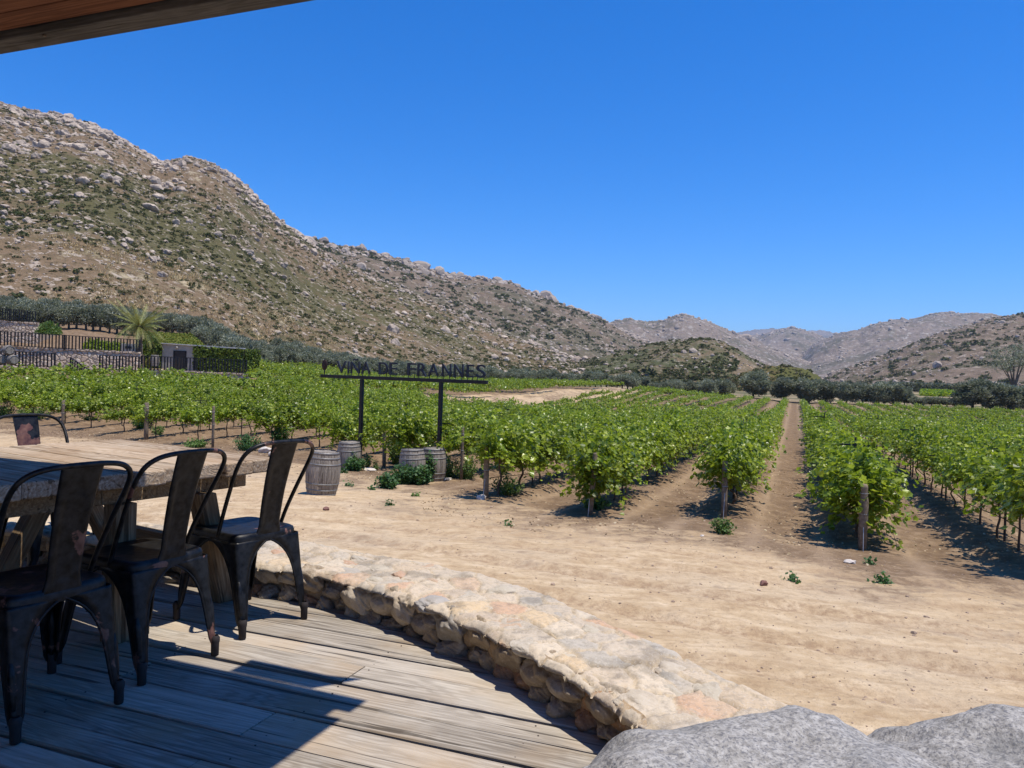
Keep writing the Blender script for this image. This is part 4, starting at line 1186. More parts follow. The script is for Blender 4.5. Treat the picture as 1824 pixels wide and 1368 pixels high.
G().add(bar((-.1, -.06, top0 + .03), (W2 + .1, -.06, top2 + .03), .25, .1)).build('parapet', m_plain('pale_concrete', (.5, .48, .44), .9), t)
dg = G().add(box(W1 * .40, W1 * .72, -.06, .02, 0, 2.12)); dg.build('door', m_plain('dark_door', (.035, .03, .028), .6, 0, .2, 5), t)
fr = G()
for xa, xb, za, zb_ in ((W1 * .36, W1 * .40, 0, 2.2), (W1 * .72, W1 * .76, 0, 2.2), (W1 * .40, W1 * .72, 2.12, 2.2)): fr.add(box(xa, xb, -.08, .02, za, zb_))
fr.build('door_frame', M_BLACK, bpy.data.objects['door'])
G().add(lathe([(.001, 0), (.10, .02), (.13, .08), (.05, .2), (.001, .22)], 10), Matrix.Translation((W1 * .48, -.14, top0 - .42))).build('wall_lamp', M_CONC, t, True)
# sloping roof block and ivy wing
G().add(([(0, .02, top0 - .1), (W1 + 1.2, .02, top1 - .12), (rx1, ry, rz1), (rx0, ry, rz0), (gx, .6, 0), (0, .02, 0), (rx0, ry, 0), (rx1, ry, 0), (W1 + 1.2, .02, 0)], [[(0, 1, 2, 3)], [(0, 3, 4)], [(0, 4, 5)], [(3, 6, 4)], [(1, 8, 7, 2)]][0:1] + [[(0, 3, 4), (0, 4, 5), (3, 6, 4)], [(1, 8, 7, 2)]])).build('roof', M_IVYB if False else m_plain('roof_turf', (.16, .15, .03), .95, 0, .4, 4, .5), t)
G().add(box(W1, W2, .03, 3.8, 0, top2 - .04)).build('wing', m_plain('wing_wall', (.08, .09, .03), .95), t)
def quadleaves(quads, dens, leaf, seed, nrm_j=.7, depth=.12):
    r = np.random.default_rng(seed); PP = []; NN = []
    for q in quads:
        q = np.array(q, float); A = np.linalg.norm(np.cross(q[1] - q[0], q[3] - q[0])); n = int(A * dens)
        u, v = r.uniform(0, 1, n)[:, None], r.uniform(0, 1, n)[:, None]
        P = q[0] * (1 - u) * (1 - v) + q[1] * u * (1 - v) + q[2] * u * v + q[3] * (1 - u) * v
        nn = np.cross(q[1] - q[0], q[3] - q[0]); nn /= np.linalg.norm(nn)
        P = P + nn * (r.uniform(0, 1, n) * depth * (0.4 + 1.6 * vn(P[:, 0] * 1.3 + P[:, 1], P[:, 2] * 1.1, 3)))[:, None]
        PP.append(P); NN.append(np.tile(nn, (n, 1)))
    P = np.concatenate(PP); Dn = np.concatenate(NN) + r.normal(0, nrm_j, P.shape)
    return grape_leaf(len(P), P, Dn, leaf * r.uniform(.6, 1.3, len(P)), r, False)
place('roof_greenery', mesh('roof_greenery', *quadleaves([[(0, -.05, top0 - .05), (W1 + 1.2, -.05, top1 - .1), (rx1, ry, rz1), (rx0, ry, rz0)]], 150, .16, 5), M_IVY), t)
place('ivy', mesh('ivy', *quadleaves([[(W1, -.02, 0), (W2, -.02, 0), (W2, -.02, top2), (W1, -.02, top1)], [(W2, 0, 0), (W2, 3.8, 0), (W2, 3.8, top2), (W2, 0, top2)], [(gx, .55, 0), (0, -.02, 0), (0, -.02, top0), (rx0 * .6, 3, rz0 * .97)], [(rx0, ry, 0), (gx, .55, 0), (rx0 * .6, 3, rz0), (rx0, ry, rz0)]], 110, .2, 6, .6, .3), m_leaf('dark_ivy_leaf', [(0.05, .08, .014), (.09, .13, .018), (.17, .21, .03)], .2, .6, .2)), t)
# small utility block behind the palm
c0 = aty(228, 645, 71)
t = empty('utility_block', (c0.x, c0.y, .6), 0, 'small grey concrete block standing just left of the palm trunk', 'block')
G().add(box(-.75, .75, 0, 1.2, 0, 2.2)).build('body', M_CONC, t, bevel=.03)
G().add(box(-.3, .3, -.05, -.005, 1.75, 1.95)).build('vent', M_BLACK, t)
# palm
pb = aty(247, 640, 69)
zp = pb.z - .6; hp = aty(247, 582, 69).z - zp
t = empty('palm_tree', (pb.x, pb.y, zp), 0, 'date palm with arching fronds beside the ivy house', 'palm tree')
prof = []; z = 0.0
while z < hp:
    prof += [(.34 - .10 * (z > 1), z), (.40 - .10 * (z > 1), z + .07)]; z += .13
G().add(lathe([(.001, -.3)] + prof + [(.30, hp), (.001, hp + .2)], 12)).build('trunk', m_plain('palm_bark', (.13, .10, .075), .95, 0, .4, 9, .6), t)
def frond(seed, L, droop):
    r = random.Random(seed); g = G(); pts = []
    for i in range(15):
        f = i / 14; pts.append((L * (f - .18 * droop * f * f), 0, L * (.95 * f * (1 - droop) - droop * .62 * f * f)))
    g.add(tube(pts, [.035 * (1 - .8 * i / 14) for i in range(15)], 4))
    for i in range(3, 44):
        f = i / 44; a = f * 14; j = min(13, int(a)); p = Vector(pts[j]).lerp(Vector(pts[j + 1]), a - j); d = (Vector(pts[j + 1]) - Vector(pts[j])).normalized()
        ll = .46 * math.sin(math.pi * min(1, f * .85 + .12)) * L / 3.0 + .1
        for sg in (-1, 1):
            e = p + d * ll * .55 + Vector((0, sg * ll * .75, -ll * .35 + r.uniform(-.05, .05))); w = d * .025
            g.add(([tuple(p - w), tuple(p + w), tuple(e)], [[(0, 1, 2)]]))
    return g.get()
fm = [mesh('frond', *frond(i, 3.3, d_), M_PALM) for i, d_ in enumerate((.12, .38, .62, .85, 1.05))]
for k in range(46):
    lvl = min(4, int(k / 46 * 5)); o = place('frond', fm[lvl], t, (0, 0, hp - .05 + random.uniform(0, .2)), (random.uniform(-.1, .1), random.uniform(-.12, .12), k * 2.4 + random.uniform(-.2, .2)))
    s = random.uniform(.82, 1.08) * .86; o.scale = (s, s, s)
# shrub and green vines on the middle terrace
b = aty(88, 584, 74)
t = empty('terrace_shrub', (b.x, b.y, b.z - .6), 0, 'round yellow-green shrub beside the end of the highest terrace wall', 'shrub')
place('foliage', mesh('foliage', *leafclump(1100, 77, .1, .8), M_WEEDL), t, None, None, (1.2, .9, 1.5))
G().add(tube([(0, 0, -.2), (0, 0, .6)], .05)).build('trunk', M_OBARK, t)
for i, px in enumerate((163, 176, 190, 204, 216)):
    b = aty(px, 616, 72); t = empty('terrace_vine', (b.x, b.y, b.z - .9), 0, f'{ordinal(i + 1)} bright green bush from the left behind the middle terrace fence', 'bush', 'green bushes on the middle terrace')
    place('foliage', mesh('foliage', *leafclump(700, 80 + i, .12, .9), M_VINE), t, None, None, (.9, .8, 1.75 - .1 * i))
    G().add(tube([(0, 0, -.2), (0, 0, .6)], .04)).build('trunk', M_OBARK, t)

# ------------------------------------------------------------------ barrels
def barrel_meshes():
    h, r0, r1 = .94, .285, .355
    def R(z): f = (z / h) * 2 - 1; return r0 + (r1 - r0) * (1 - f * f)
    body = G(); ns = 26
    for k in range(ns):
        a0, a1 = 2 * math.pi * (k + .03) / ns, 2 * math.pi * (k + .97) / ns
        V = []; F = []; zs = np.linspace(0, h, 15)
        for z in zs:
            for a in (a0, (a0 + a1) / 2, a1): V.append((R(z) * math.cos(a), R(z) * math.sin(a), z))
        for i in range(14):
            for j in range(2): F.append((i * 3 + j, i * 3 + j + 1, i * 3 + j + 4, i * 3 + j + 3))
        # local X must follow the grain: material reads object X, so the body lies along X
        body.add(([(z, x, y) for x, y, z in V], [F]))
    body.add(([(z, x, y) for x, y, z in lathe([(.001, .05), (r0 - .02, .05)], 26)[0]], lathe([(.001, .05), (r0 - .02, .05)], 26)[1]))
    body.add(([(z, x, y) for x, y, z in lathe([(R(.01) - .02, .0), (R(.05) - .03, .06)], 26)[0]], lathe([(0, 0), (0, 0)], 26)[1]))
    head = G()
    for k in range(7):
        x0, x1 = -r0 + .02 + k * (2 * r0 - .04) / 7 + .003, -r0 + .02 + (k + 1) * (2 * r0 - .04) / 7 - .003
        xm = max(abs(x0), abs(x1)); y = math.sqrt(max(.0004, (r0 - .015) ** 2 - xm ** 2))
        head.add(box(h - .035, h - .02, x0, x1, -y, y))
    head.add(([(z, x, y) for x, y, z in lathe([(.001, h - .04), (r0 - .01, h - .04)], 26)[0]], lathe([(0, 0), (0, 0)], 26)[1]))
    hoops = []
    for z, w in ((.015, .045), (.12, .035), (.25, .035), (h - .25 - .035, .035), (h - .12 - .035, .035), (h - .015 - .045, .045)):
        pr = [(R(z) + .001, z), (R(z) + .005, z), (R(z + w) + .005, z + w), (R(z + w) + .001, z + w)]
        V, F = lathe(pr, 40); hoops.append(mesh('hoop', [(c, a_, b_) for a_, b_, c in V], F, M_HOOP, True))
    return mesh('staves', *body.get(), M_BARREL), mesh('head', *head.get(), M_BARREL), hoops
BB = barrel_meshes()
def barrel(loc, rot, label, s=1.0, group=None):
    t = empty('wine_barrel', loc, 0, label, 'barrel', group); t.rotation_euler = rot; t.scale = (s, s, s)
    place('staves', BB[0], t); place('head', BB[1], t)
    for hm in BB[2]: place('hoop', hm, t)
UP = (0, -math.pi / 2, 0)
def up(rz, tilt=0): return (0, -math.pi / 2 + tilt, rz)
b = atz(572, 880, gz(-3.9, 16.0)); zb1 = gz2(-3.88, 16.0)
barrel((-3.93, 16.1, zb1 - .03), up(0, .06), 'weathered grey wine barrel standing alone on bare sand, nearest to the terrace')
barrel((-4.72, 22.6, gz2(-4.72, 22.6) - .10), up(1.3, -.02), 'upright wine barrel at the foot of the left leg of the sign')
barrel((-2.55, 20.3, gz2(-2.55, 20.3) - .06), up(2.3, .05), 'pale hooped barrel half hidden by weeds, left of the pair under the sign')
barrel((-2.06, 20.8, gz2(-2.06, 20.8) - .06), up(3.3, 0), 'darker wine barrel behind the weeds, right one of the pair under the sign')
fz = aty(22, 619, 54)
barrel((fz.x - .75, 54.5, fz.z - .2), (0, 0, -.75), 'wine barrel lying on its side on top of two others on the lowest terrace')
barrel((fz.x - 1.2, 54.5, fz.z - .86), (0, 0, -.75), 'lying wine barrel at the lower left of the stack on the lowest terrace')
barrel((fz.x - .35, 54.4, fz.z - .86), (0, 0, -.75), 'lying wine barrel at the lower right of the stack on the lowest terrace')
b = aty(276, 632, 64)
barrel((b.x, 64, b.z - .95), up(0), 'small wine barrel standing beside the shaded wall of the ivy house')

# ------------------------------------------------------------------ sign
pL = Vector((-4.62, 23.3, 0)); pR = Vector((-2.12, 21.9, 0)); dS = (pR - pL).normalized()
sa = math.atan2(dS.y, dS.x)
zbar = .94
t = empty('vineyard_sign', (pL.x, pL.y, 0), sa, 'black iron sign reading VIÑA DE FRANNES on two tall legs', 'sign')
Ls = (pR - pL).length
def alongx(px):   # where the pixel column meets the sign plane
    v = ray(px, 676); nrm = Vector((-dS.y, dS.x, 0)); k = nrm.dot(pL) / nrm.dot(v); return (v * k - pL).dot(dS)
xa, xb = alongx(572), alongx(868)
G().add(box(xa, xb, -.05, .05, zbar - .055, zbar + .045)).build('beam', M_BLACK, t, bevel=.006)
for x in (alongx(645), alongx(786)):
    g0 = gz(pL.x + dS.x * x, pL.y + dS.y * x)
    G().add(box(x - .05, x + .05, -.05, .05, g0 - .2, zbar - .058)).build('post', M_BLACK, t, bevel=.006)
txt = 'VIÑA DE FRANNES'
cols_ = {0: (601, 624), 1: (625, 632), 2: (633, 650), 3: (648, 662), 5: (674, 692), 6: (693, 709), 8: (725, 742), 9: (743, 761), 10: (762, 783), 11: (787, 805), 12: (808, 827), 13: (831, 845), 14: (848, 866)}
cols_[0] = (599, 618); cols_[1] = (619, 623); cols_[2] = (624, 642); cols_[3] = (643, 661)
M_LET = m_plain('letter_steel', (.028, .034, .045), .55, .3, .2, 9, .05)
pins = G()
for i, ch in enumerate(txt):
    if ch == ' ': continue
    cu = bpy.data.curves.new('letter', 'FONT'); cu.body = ch; cu.size = .5; cu.extrude = .02; cu.offset = .003; cu.align_x = 'LEFT'
    tmp = bpy.data.objects.new('tmp', cu); col.objects.link(tmp)
    bpy.context.view_layer.update()
    me = bpy.data.meshes.new_from_object(tmp.evaluated_get(bpy.context.evaluated_depsgraph_get()))
    bpy.data.objects.remove(tmp)
    co = np.empty(len(me.vertices) * 3); me.vertices.foreach_get('co', co); co = co.reshape(-1, 3)
    x0, x1 = alongx(cols_[i][0]), alongx(cols_[i][1])
    H0 = .36
    capn = co[:, 1].max() if ch != 'Ñ' else co[:, 1].max() * .80
    co[:, 0] = (co[:, 0] - co[:, 0].min()) / (np.ptp(co[:, 0])) * (x1 - x0 - .03) + x0
    co[:, 1] = (co[:, 1] - min(0, co[:, 1].min())) / capn * H0
    co = np.stack([co[:, 0], -co[:, 2], co[:, 1] + zbar + .11], 1)
    me.vertices.foreach_set('co', co.ravel()); me.update(); me.materials.clear(); me.materials.append(M_LET)
    o = place('letter', me, t)
    for f in (.15, .85): xx = x0 + (x1 - x0 - .03) * f; pins.add(box(xx - .008, xx + .008, -.008, .008, zbar + .046, zbar + .16))
pins.build('letter_pins', M_BLACK, t)
xo = alongx(577.5)
G().add(([(x * .115 + xo, y * .03, z * .17 + zbar + .34) for x, y, z in ico(2)[0]], [ico(2)[1]])).build('finial', m_plain('rusted_disc', (.035, .022, .018), .7, .3, .3, 12), t, True)
G().add(box(xo - .012, xo + .012, -.012, .012, zbar + .046, zbar + .2)).build('finial_stem', M_BLACK, t)

# ------------------------------------------------------------------ weeds, litter
def bushy(seed, n, r_, h, leaf):
    r = np.random.default_rng(seed); pts = []; nr = []; st = G()
    for k in range(int(n / 14)):
        a = r.uniform(0, 6.28); rr_ = r_ * r.uniform(0, 1) ** .6; b = np.array([math.cos(a) * rr_ * .45, math.sin(a) * rr_ * .45, 0])
        e = np.array([math.cos(a) * rr_, math.sin(a) * rr_, h * r.uniform(.55, 1.0) * (1 - .35 * rr_ / r_)])
        st.add(tube([tuple(b), tuple((b + e) / 2 + np.array([0, 0, h * .08])), tuple(e)], [.008, .006, .003], 4, False))
        for j in range(14):
            f = r.uniform(.12, 1.0); p = b * (1 - f) + e * f + r.normal(0, .045, 3) * (1.2 - .4 * f); p[2] = max(.01, p[2]); pts.append(p); nr.append(np.array([0, -.2, .8]) + r.normal(0, .6, 3))
    pts = np.array(pts); return grape_leaf(len(pts), pts, np.array(nr), leaf * r.uniform(.5, 1.3, len(pts)), r, False), st.get()
def weed(px, py, r_, h, n, label, light=False, leaf=.07, seed=0, Y=None):
    z = -1.6
    for _ in range(6): p = atz(px, py, z); z = gz2(p.x, p.y)
    t = empty('weed', (p.x, p.y, z - .01), 0, label, 'weed', None)
    L, S = bushy(seed + int(px), n, r_, h, leaf)
    place('foliage', mesh('foliage', *L, M_WEEDL if light else M_WEED), t); place('stems', mesh('stems', *S, M_WEEDL), t)
weed(690, 869, .30, .42, 900, 'round dark green weed nearest the viewer in the clump before the paired barrels', seed=1)
weed(722, 862, .42, .62, 1500, 'broad dark green weed in front of the paired barrels')
weed(748, 862, .30, .62, 1000, 'dark green weed at the right foot of the pale hooped barrel')
weed(764, 858, .16, .95, 700, 'tall leafy weed standing between the paired barrels')
weed(632, 838, .30, .55, 900, 'leafy weed growing against the barrel at the left leg of the sign')
weed(622, 818, .10, .9, 300, 'slim upright weed in front of the barrel at the left leg of the sign', leaf=.06)
weed(608, 842, .22, .16, 260, 'low green weed left of the sign barrel', leaf=.05)
weed(654, 833, .14, .5, 260, 'thin feathery weed right of the left leg of the sign', True, .05)
weed(669, 838, .09, .4, 140, 'small feathery weed beside a flat pale stone', True, .05)
weed(708, 826, .36, 1.15, 1500, 'tall bright weed between the sign legs', True, .07)
weed(800, 852, .38, .75, 900, 'pale feathery weed right of the right leg of the sign', True, .05)
weed(830, 852, .42, .8, 1000, 'pale feathery weed under the wire bracket post', True, .05)
weed(621, 866, .14, .06, 90, 'small flat green tuft on the sand right of the lone barrel', leaf=.05)
weed(661, 873, .10, .06, 70, 'tiny green tuft on the sand below the sign', leaf=.05)
weed(742, 884, .10, .10, 80, 'tiny dry tuft on the sand below the paired barrels', True, .05)
weed(693, 900, .10, .08, 80, 'small green sprig on the open sand, nearer of two', leaf=.05)
weed(1287, 950, .20, .34, 420, 'bright green weed at the foot of the post left of the path', True, .05)
weed(1409, 1034, .07, .10, 60, 'thin green sprig at the mouth of the straight dirt path', leaf=.05)
weed(1570, 1038, .08, .13, 110, 'bright green sprout on the sand right of the round topped post', leaf=.05)
weed(1551, 1005, .06, .12, 60, 'small sprout right of the pale flat stone', leaf=.05)
weed(908, 936, .06, .09, 50, 'tiny green sprig on the sand under the grey post', leaf=.045)
weed(905, 880, .40, .55, 700, 'light weedy growth under the vines right of the grey post', True, .05)
weed(1060, 905, .3, .3, 400, 'leafy suckers around the leaning dark post', leaf=.07)
weed(255, 765, .55, .95, 1400, 'dark green bushy weed behind the post beyond the table', leaf=.07)
weed(60, 748, .8, .9, 1500, 'light green weed under the vines above the far metal chair', True, .07)
weed(280, 775, .3, .55, 400, 'small light weed right of the post beyond the table', True, .06)
weed(350, 797, .45, .4, 700, 'low green weed beyond the far corner of the table', True, .06)
weed(440, 800, .5, .7, 900, 'green weed behind the hoop of the middle chair', leaf=.07)
weed(500, 795, .4, .7, 800, 'green weed behind the hoop of the nearest right chair', leaf=.07)
weed(10, 745, .5, 1.0, 900, 'light weed at the left edge under the vines', True, .06)
weed(160, 752, .4, .3, 400, 'low weeds beside the dark post above the far metal chair', True, .06)
# pale leaf litter and vine trimmings
r = np.random.default_rng(21); n = 60000
tt = r.uniform(-3, 16, n); s__ = r.uniform(-34, 9, n); tt = tt + row_start(s__)
x = Vv[0] * s__ + U[0] * tt; y = Vv[1] * s__ + U[1] * tt
dd = np.clip((fbm(x * .5, y * .5, 3, 3) - .46) * 7, 0, 1) * np.where(tt - row_start(s__) < .2, .7, .35)
k = (r.uniform(0, 1, n) < dd * .95) & (y > 4); x, y = x[k], y[k]; n = len(x)
P = np.stack([x, y, ground_z(x, y) + r.uniform(-.005, .012, n)], 1)
L = grape_leaf(n, P, np.array([0, 0, 1]) + r.normal(0, .55, (n, 3)), r.uniform(.02, .06, n), r, False)
o = place('leaf_litter', mesh('leaf_litter', *L, M_DRY)); tag(o, 'dry tan leaves littering the soil at the ends of the vine rows', 'leaf litter', kind='stuff')
# pebbles and clods
n = 9000
yy = 2.4 + 24 * r.uniform(0, 1, n) ** 1.6; xx = r.uniform(-.85, .75, n) * yy
# keep pebbles outside the terrace
def wall_y(x): return np.interp(x, [-9, -6, -3, -2.2, -1.2, -.8, -.38, .02, .33, .57, .75, 1.1, 1.6], [5.6, 5.5, 5.2, 4.9, 4.6, 4.4, 4.15, 3.8, 3.4, 3.0, 2.7, 2.1, 1.5])
k = yy > wall_y(xx) + .15; xx, yy = xx[k], yy[k]; n = len(xx)
ss = np.exp(r.normal(-5.5, .55, n)) * (1 + yy / 14)
M = rotz_scale(r.uniform(0, 6.28, n), ss, ss * .8, ss * .6)
merge([rock(0, 800 + i, .5, 7) for i in range(5)], r.integers(0, 5, n), M, np.stack([xx, yy, ground_z(xx, yy) + ss * .1], 1)).build('pebbles', m_rock('pebble', 0.0) if False else m_plain('pebble', (.33, .24, .17), .9, 0, .5, 3, .2))
tag(bpy.data.objects['pebbles'], 'small pebbles and earth clods scattered over the sandy yard', 'pebbles', kind='stuff')
def stone(px, py, s, label, mat=M_ROCK, seed=1, fl=.6):
    z = -1.6
    for _ in range(6): p = atz(px, py, z); z = gz2(p.x, p.y)
    V, F = rock(3, 900 + seed, .8, 12)
    o = place('stone', mesh('stone', V, F, mat, False), None, (p.x, p.y, z + s * fl * .35), (0, 0, seed), (s, s * .7, s * fl)); tag(o, label, 'stone')
M_PSTONE = m_plain('pale_stone', (.58, .51, .43), .9, 0, .2, 12, .4)
M_RSTONE = m_plain('reddish_stone', (.2, .10, .075), .9, 0, .3, 20, .4)
stone(858, 890, .15, 'pale rock at the foot of the grey round end post', M_PSTONE, 2)
stone(1514, 1003, .09, 'pale flat stone left of the round topped end post', M_PSTONE, 3, .4)
stone(1360, 1042, .07, 'small reddish stone on the sand at the mouth of the path', M_RSTONE, 4)
stone(581, 909, .085, 'small reddish stone on the sand below the lone barrel', M_RSTONE, 5)
stone(660, 838, .24, 'flat pale stone slab beside the left leg of the sign', M_PSTONE, 6, .25)
stone(792, 855, .28, 'flat pale stone slab beside the darker barrel', M_PSTONE, 7, .22)
stone(492, 812, .38, 'pale angular rock lying beyond the far corner of the table', M_PSTONE, 8, .6)
stone(475, 806, .3, 'smaller pale rock left of the angular one beyond the table', M_PSTONE, 9, .5)
stone(1250, 955, .05, 'tiny pale stone between the two nearest row ends', M_PSTONE, 10, .5)

# ------------------------------------------------------------------ deck
DU = Vector((0.937, -0.349, 0)); DN = Vector((0.349, 0.937, 0)); DA = math.atan2(DU.y, DU.x)
WC = [(-8.0, 5.35), (-6, 5.3), (-4.4, 5.18), (-3.0, 4.90), (-2.2, 4.64), (-1.25, 4.29), (-.86, 4.10), (-.42, 3.84), (-.02, 3.47), (.28, 3.05), (.52, 2.66), (.74, 2.28), (1.08, 1.7), (1.55, 1.0), (2.2, .1), (3.2, -1.5)]
poly = WC + [(3.2, -6), (-8, -6)]
def inside(x, y):
    c = False; n = len(poly)
    for i in range(n):
        (x1, y1), (x2, y2) = poly[i], poly[(i + 1) % n]
        if (y1 > y) != (y2 > y) and x < (x2 - x1) * (y - y1) / (y2 - y1) + x1: c = not c
    return c
g = G(); r = random.Random(4)
nn = -3.0
nails = []
while nn < 6.6:
    w = r.choice([.135, .165, .17, .185, .2]); gap = r.choice([.009, .012, .016])
    ss_ = np.arange(-11, 4, .06); run = None; spans = []
    for s in ss_:
        q = DU * s + DN * (nn + w / 2)
        if inside(q.x, q.y):
            run = s if run is None else run; last = s
        elif run is not None: spans.append((run, last)); run = None
    if run is not None: spans.append((run, last))
    for a, b in spans:
        # break long runs into boards
        cuts = [a]; c = a + r.uniform(.4, 2.5)
        while c < b - 1.0: cuts.append(c); c += r.uniform(5.5, 7)
        cuts.append(b)
        for c0, c1 in zip(cuts[:-1], cuts[1:]):
            m_ = max(2, int((c1 - c0) / .25)); V = []; F = []
            zt0 = r.uniform(-.004, .004); wa = r.uniform(0, 9)
            for i in range(m_ + 1):
                s = c0 + .003 + (c1 - c0 - .006) * i / m_
                e0 = .0035 * math.sin(s * 2.1 + wa); e1 = .0035 * math.sin(s * 1.7 + wa * 2)
                y0, y1 = nn + e0, nn + w - gap + e1; zt = zt0 + .002 * math.sin(s * 1.3 + wa)
                for (yy_, zz_) in ((y0, -.04), (y0, zt - .004), (y0 + .004, zt), (y1 - .004, zt), (y1, zt - .004), (y1, -.04)): V.append((s, yy_, zz_))
            for i in range(m_):
                for j in range(5): F.append((i * 6 + j, i * 6 + j + 1, (i + 1) * 6 + j + 1, (i + 1) * 6 + j)[::-1])
            F2 = [tuple(range(6)), tuple(m_ * 6 + j for j in range(5, -1, -1))]
            g.add((V, [F, F2]))
            for s in np.arange(math.ceil(c0 / .8) * .8, c1, .8):
                for q in (.03, w - .04): nails.append((s + r.uniform(-.02, .02), nn + q, zt0 + .001))
    nn += w
deck = g.build('deck', M_DECK); deck.rotation_euler = (0, 0, DA); tag(deck, kind='structure')
ng = G()
nv, nf = lathe([(.001, .0015), (.003, .001), (.0035, -.002)], 6)
for s, q, z in nails:
    if -4 < s < 2 and 1 < q < 4: ng.add((np.array(nv) + np.array([s, q, z]), nf))
o = ng.build('nail_heads', M_STEEL, deck)
g = G()
for s in np.arange(-8, 3.5, .8):
    e = max([q for q in np.arange(-3, 6, .05) if inside((DU * s + DN * q).x, (DU * s + DN * q).y)] or [-3])
    if e > -2.5: g.add(box(s, s + .05, -3, e - .1, -.2, -.045))
jo = g.build('joists', M_FASC, deck)

# ------------------------------------------------------------------ dry stone terrace wall
WP = catmull([(x, y, 0) for x, y in WC], 40)
WPn = np.array([(p.x, p.y) for p in WP]); seg = np.concatenate([[0], np.cumsum(np.linalg.norm(np.diff(WPn, axis=0), axis=1))])
ds = .0115; Lw = seg[-1]
s_lo = seg[np.argmin(np.abs(WPn[:, 0] + 4.6))]; s_hi = seg[np.argmin(np.abs(WPn[:, 1] - .6))]
sv = np.arange(s_lo, s_hi, ds)
cx = np.interp(sv, seg, WPn[:, 0]); cy = np.interp(sv, seg, WPn[:, 1])
k_ = 35
pad = lambda a: np.pad(a, k_, mode='reflect', reflect_type='odd')
smooth = lambda a: np.convolve(pad(a), np.ones(2 * k_ + 1) / (2 * k_ + 1), 'valid')
cx, cy = smooth(cx), smooth(cy)
tx, ty = np.gradient(cx), np.gradient(cy); tl = np.hypot(tx, ty); tx /= tl; ty /= tl
nxw, nyw = ty, -tx            # right of travel direction = towards the deck
# direction of travel goes left->right/near, right side is towards the deck
flip = np.sign((nxw * (0 - cx) + nyw * (0 - cy)).mean()); nxw *= flip; nyw *= flip
HW = .27; HT = .175
prof = []                     # (offset towards deck, z, normal off, normal z, q, face)
for z in np.arange(-1.0, HT - .02, .035): prof.append((-HW - .03, z, -1, 0, z, 0))
for o_ in np.arange(-HW, HW + .001, .0115): prof.append((o_, HT, 0, 1, HT + (o_ + HW) + .03, 1))
for z in np.arange(HT - .012, -.09, -.0115): prof.append((HW - .012, z, 1, 0, HT + 2 * HW + .05 + (HT - z), 2))
prof = np.array(prof)
SS, QQ = np.meshgrid(sv, prof[:, 4])
OF = np.repeat(prof[:, 0][:, None], len(sv), 1); ZZ = np.repeat(prof[:, 1][:, None], len(sv), 1)
NO = np.repeat(prof[:, 2][:, None], len(sv), 1); NZ = np.repeat(prof[:, 3][:, None], len(sv), 1); FC = np.repeat(prof[:, 5][:, None], len(sv), 1)
def cells(sx, sy, cs, seed, jx=.9):
    wx = sx / cs + .35 * (fbm(sx * 5, sy * 5, 3, seed) - .5); wy = sy / cs + .35 * (fbm(sx * 5 + 9, sy * 5, 3, seed + 3) - .5)
    ix, iy = np.floor(wx), np.floor(wy); f1 = np.full(wx.shape, 9.); f2 = np.full(wx.shape, 9.); cid = np.zeros(wx.shape)
    for dx in (-1, 0, 1):
        for dy in (-1, 0, 1):
            jx_ = ix + dx; jy_ = iy + dy
            px_ = jx_ + .5 + (_h(jx_, jy_, seed) - .5) * jx; py_ = jy_ + .5 + (_h(jx_, jy_, seed + 1) - .5) * jx
            d = np.hypot(wx - px_, wy - py_); id_ = _h(jx_, jy_, seed + 2)
            nb = d < f1; f2 = np.where(nb, f1, np.minimum(f2, d)); cid = np.where(nb, id_, cid); f1 = np.where(nb, d, f1)
    return f1, f2 - f1, cid
f1, ed, cid = cells(SS, QQ * 1.15, .165, 5)
g1, ed2, cid2 = cells(SS * .8 + .06 * (fbm(SS * 3, QQ * 3, 2, 41) - .5), QQ * 1.25 + .10 * (vn(SS * 2.3, SS * 0, 43) - .5), .16, 25, 1.0)
edge = np.where(FC == 2, ed2, ed); cc = np.where(FC == 2, cid2, cid)
inner = FC == 2
sm = lambda a, lo, hi: np.clip((a - lo) / (hi - lo), 0, 1) ** 2 * (3 - 2 * np.clip((a - lo) / (hi - lo), 0, 1))
hgt = np.where(inner, .010 * sm(edge, .0, .3) + .01 * (cc - .5) - .03, .011 * sm(edge, .0, .09) + .009 * (cc - .5))
hgt = hgt + np.where(inner, .03, .014) * (fbm(SS * 6, QQ * 6, 4, 55) - .5) * 2 + .007 * (fbm(SS * 32, QQ * 32, 3, 66) - .5) * 2
# some stones sit recessed under the coping
und = inner & (cc < .3); hgt = hgt - und * .02 - np.where(inner, .022, .004) * (1 - sm(edge, .0, .07))
# rounded shoulders
dk = HW - np.abs(OF); sh = np.where((FC == 1) & (dk < .05), -(1 - np.clip(dk / .05, 0, 1)) ** 2 * .03, 0)
wob = .035 * (fbm(sv * 1.6, sv * 0, 3, 77) - .5) * 2 + .03 * (vn(sv * 7, sv * 0, 78) - .5)
off = OF + NO * hgt + np.where(inner, wob[None], 0) + np.where(FC == 0, -wob[None] * 1.3, 0) + np.where(FC == 1, wob[None] * (OF / HW), 0)
zz = ZZ + NZ * hgt + sh + np.where(FC == 2, .05 * (vn(SS * 7, QQ * 0, 12) - .5) * np.clip((ZZ) / HT, 0, 1), 0)
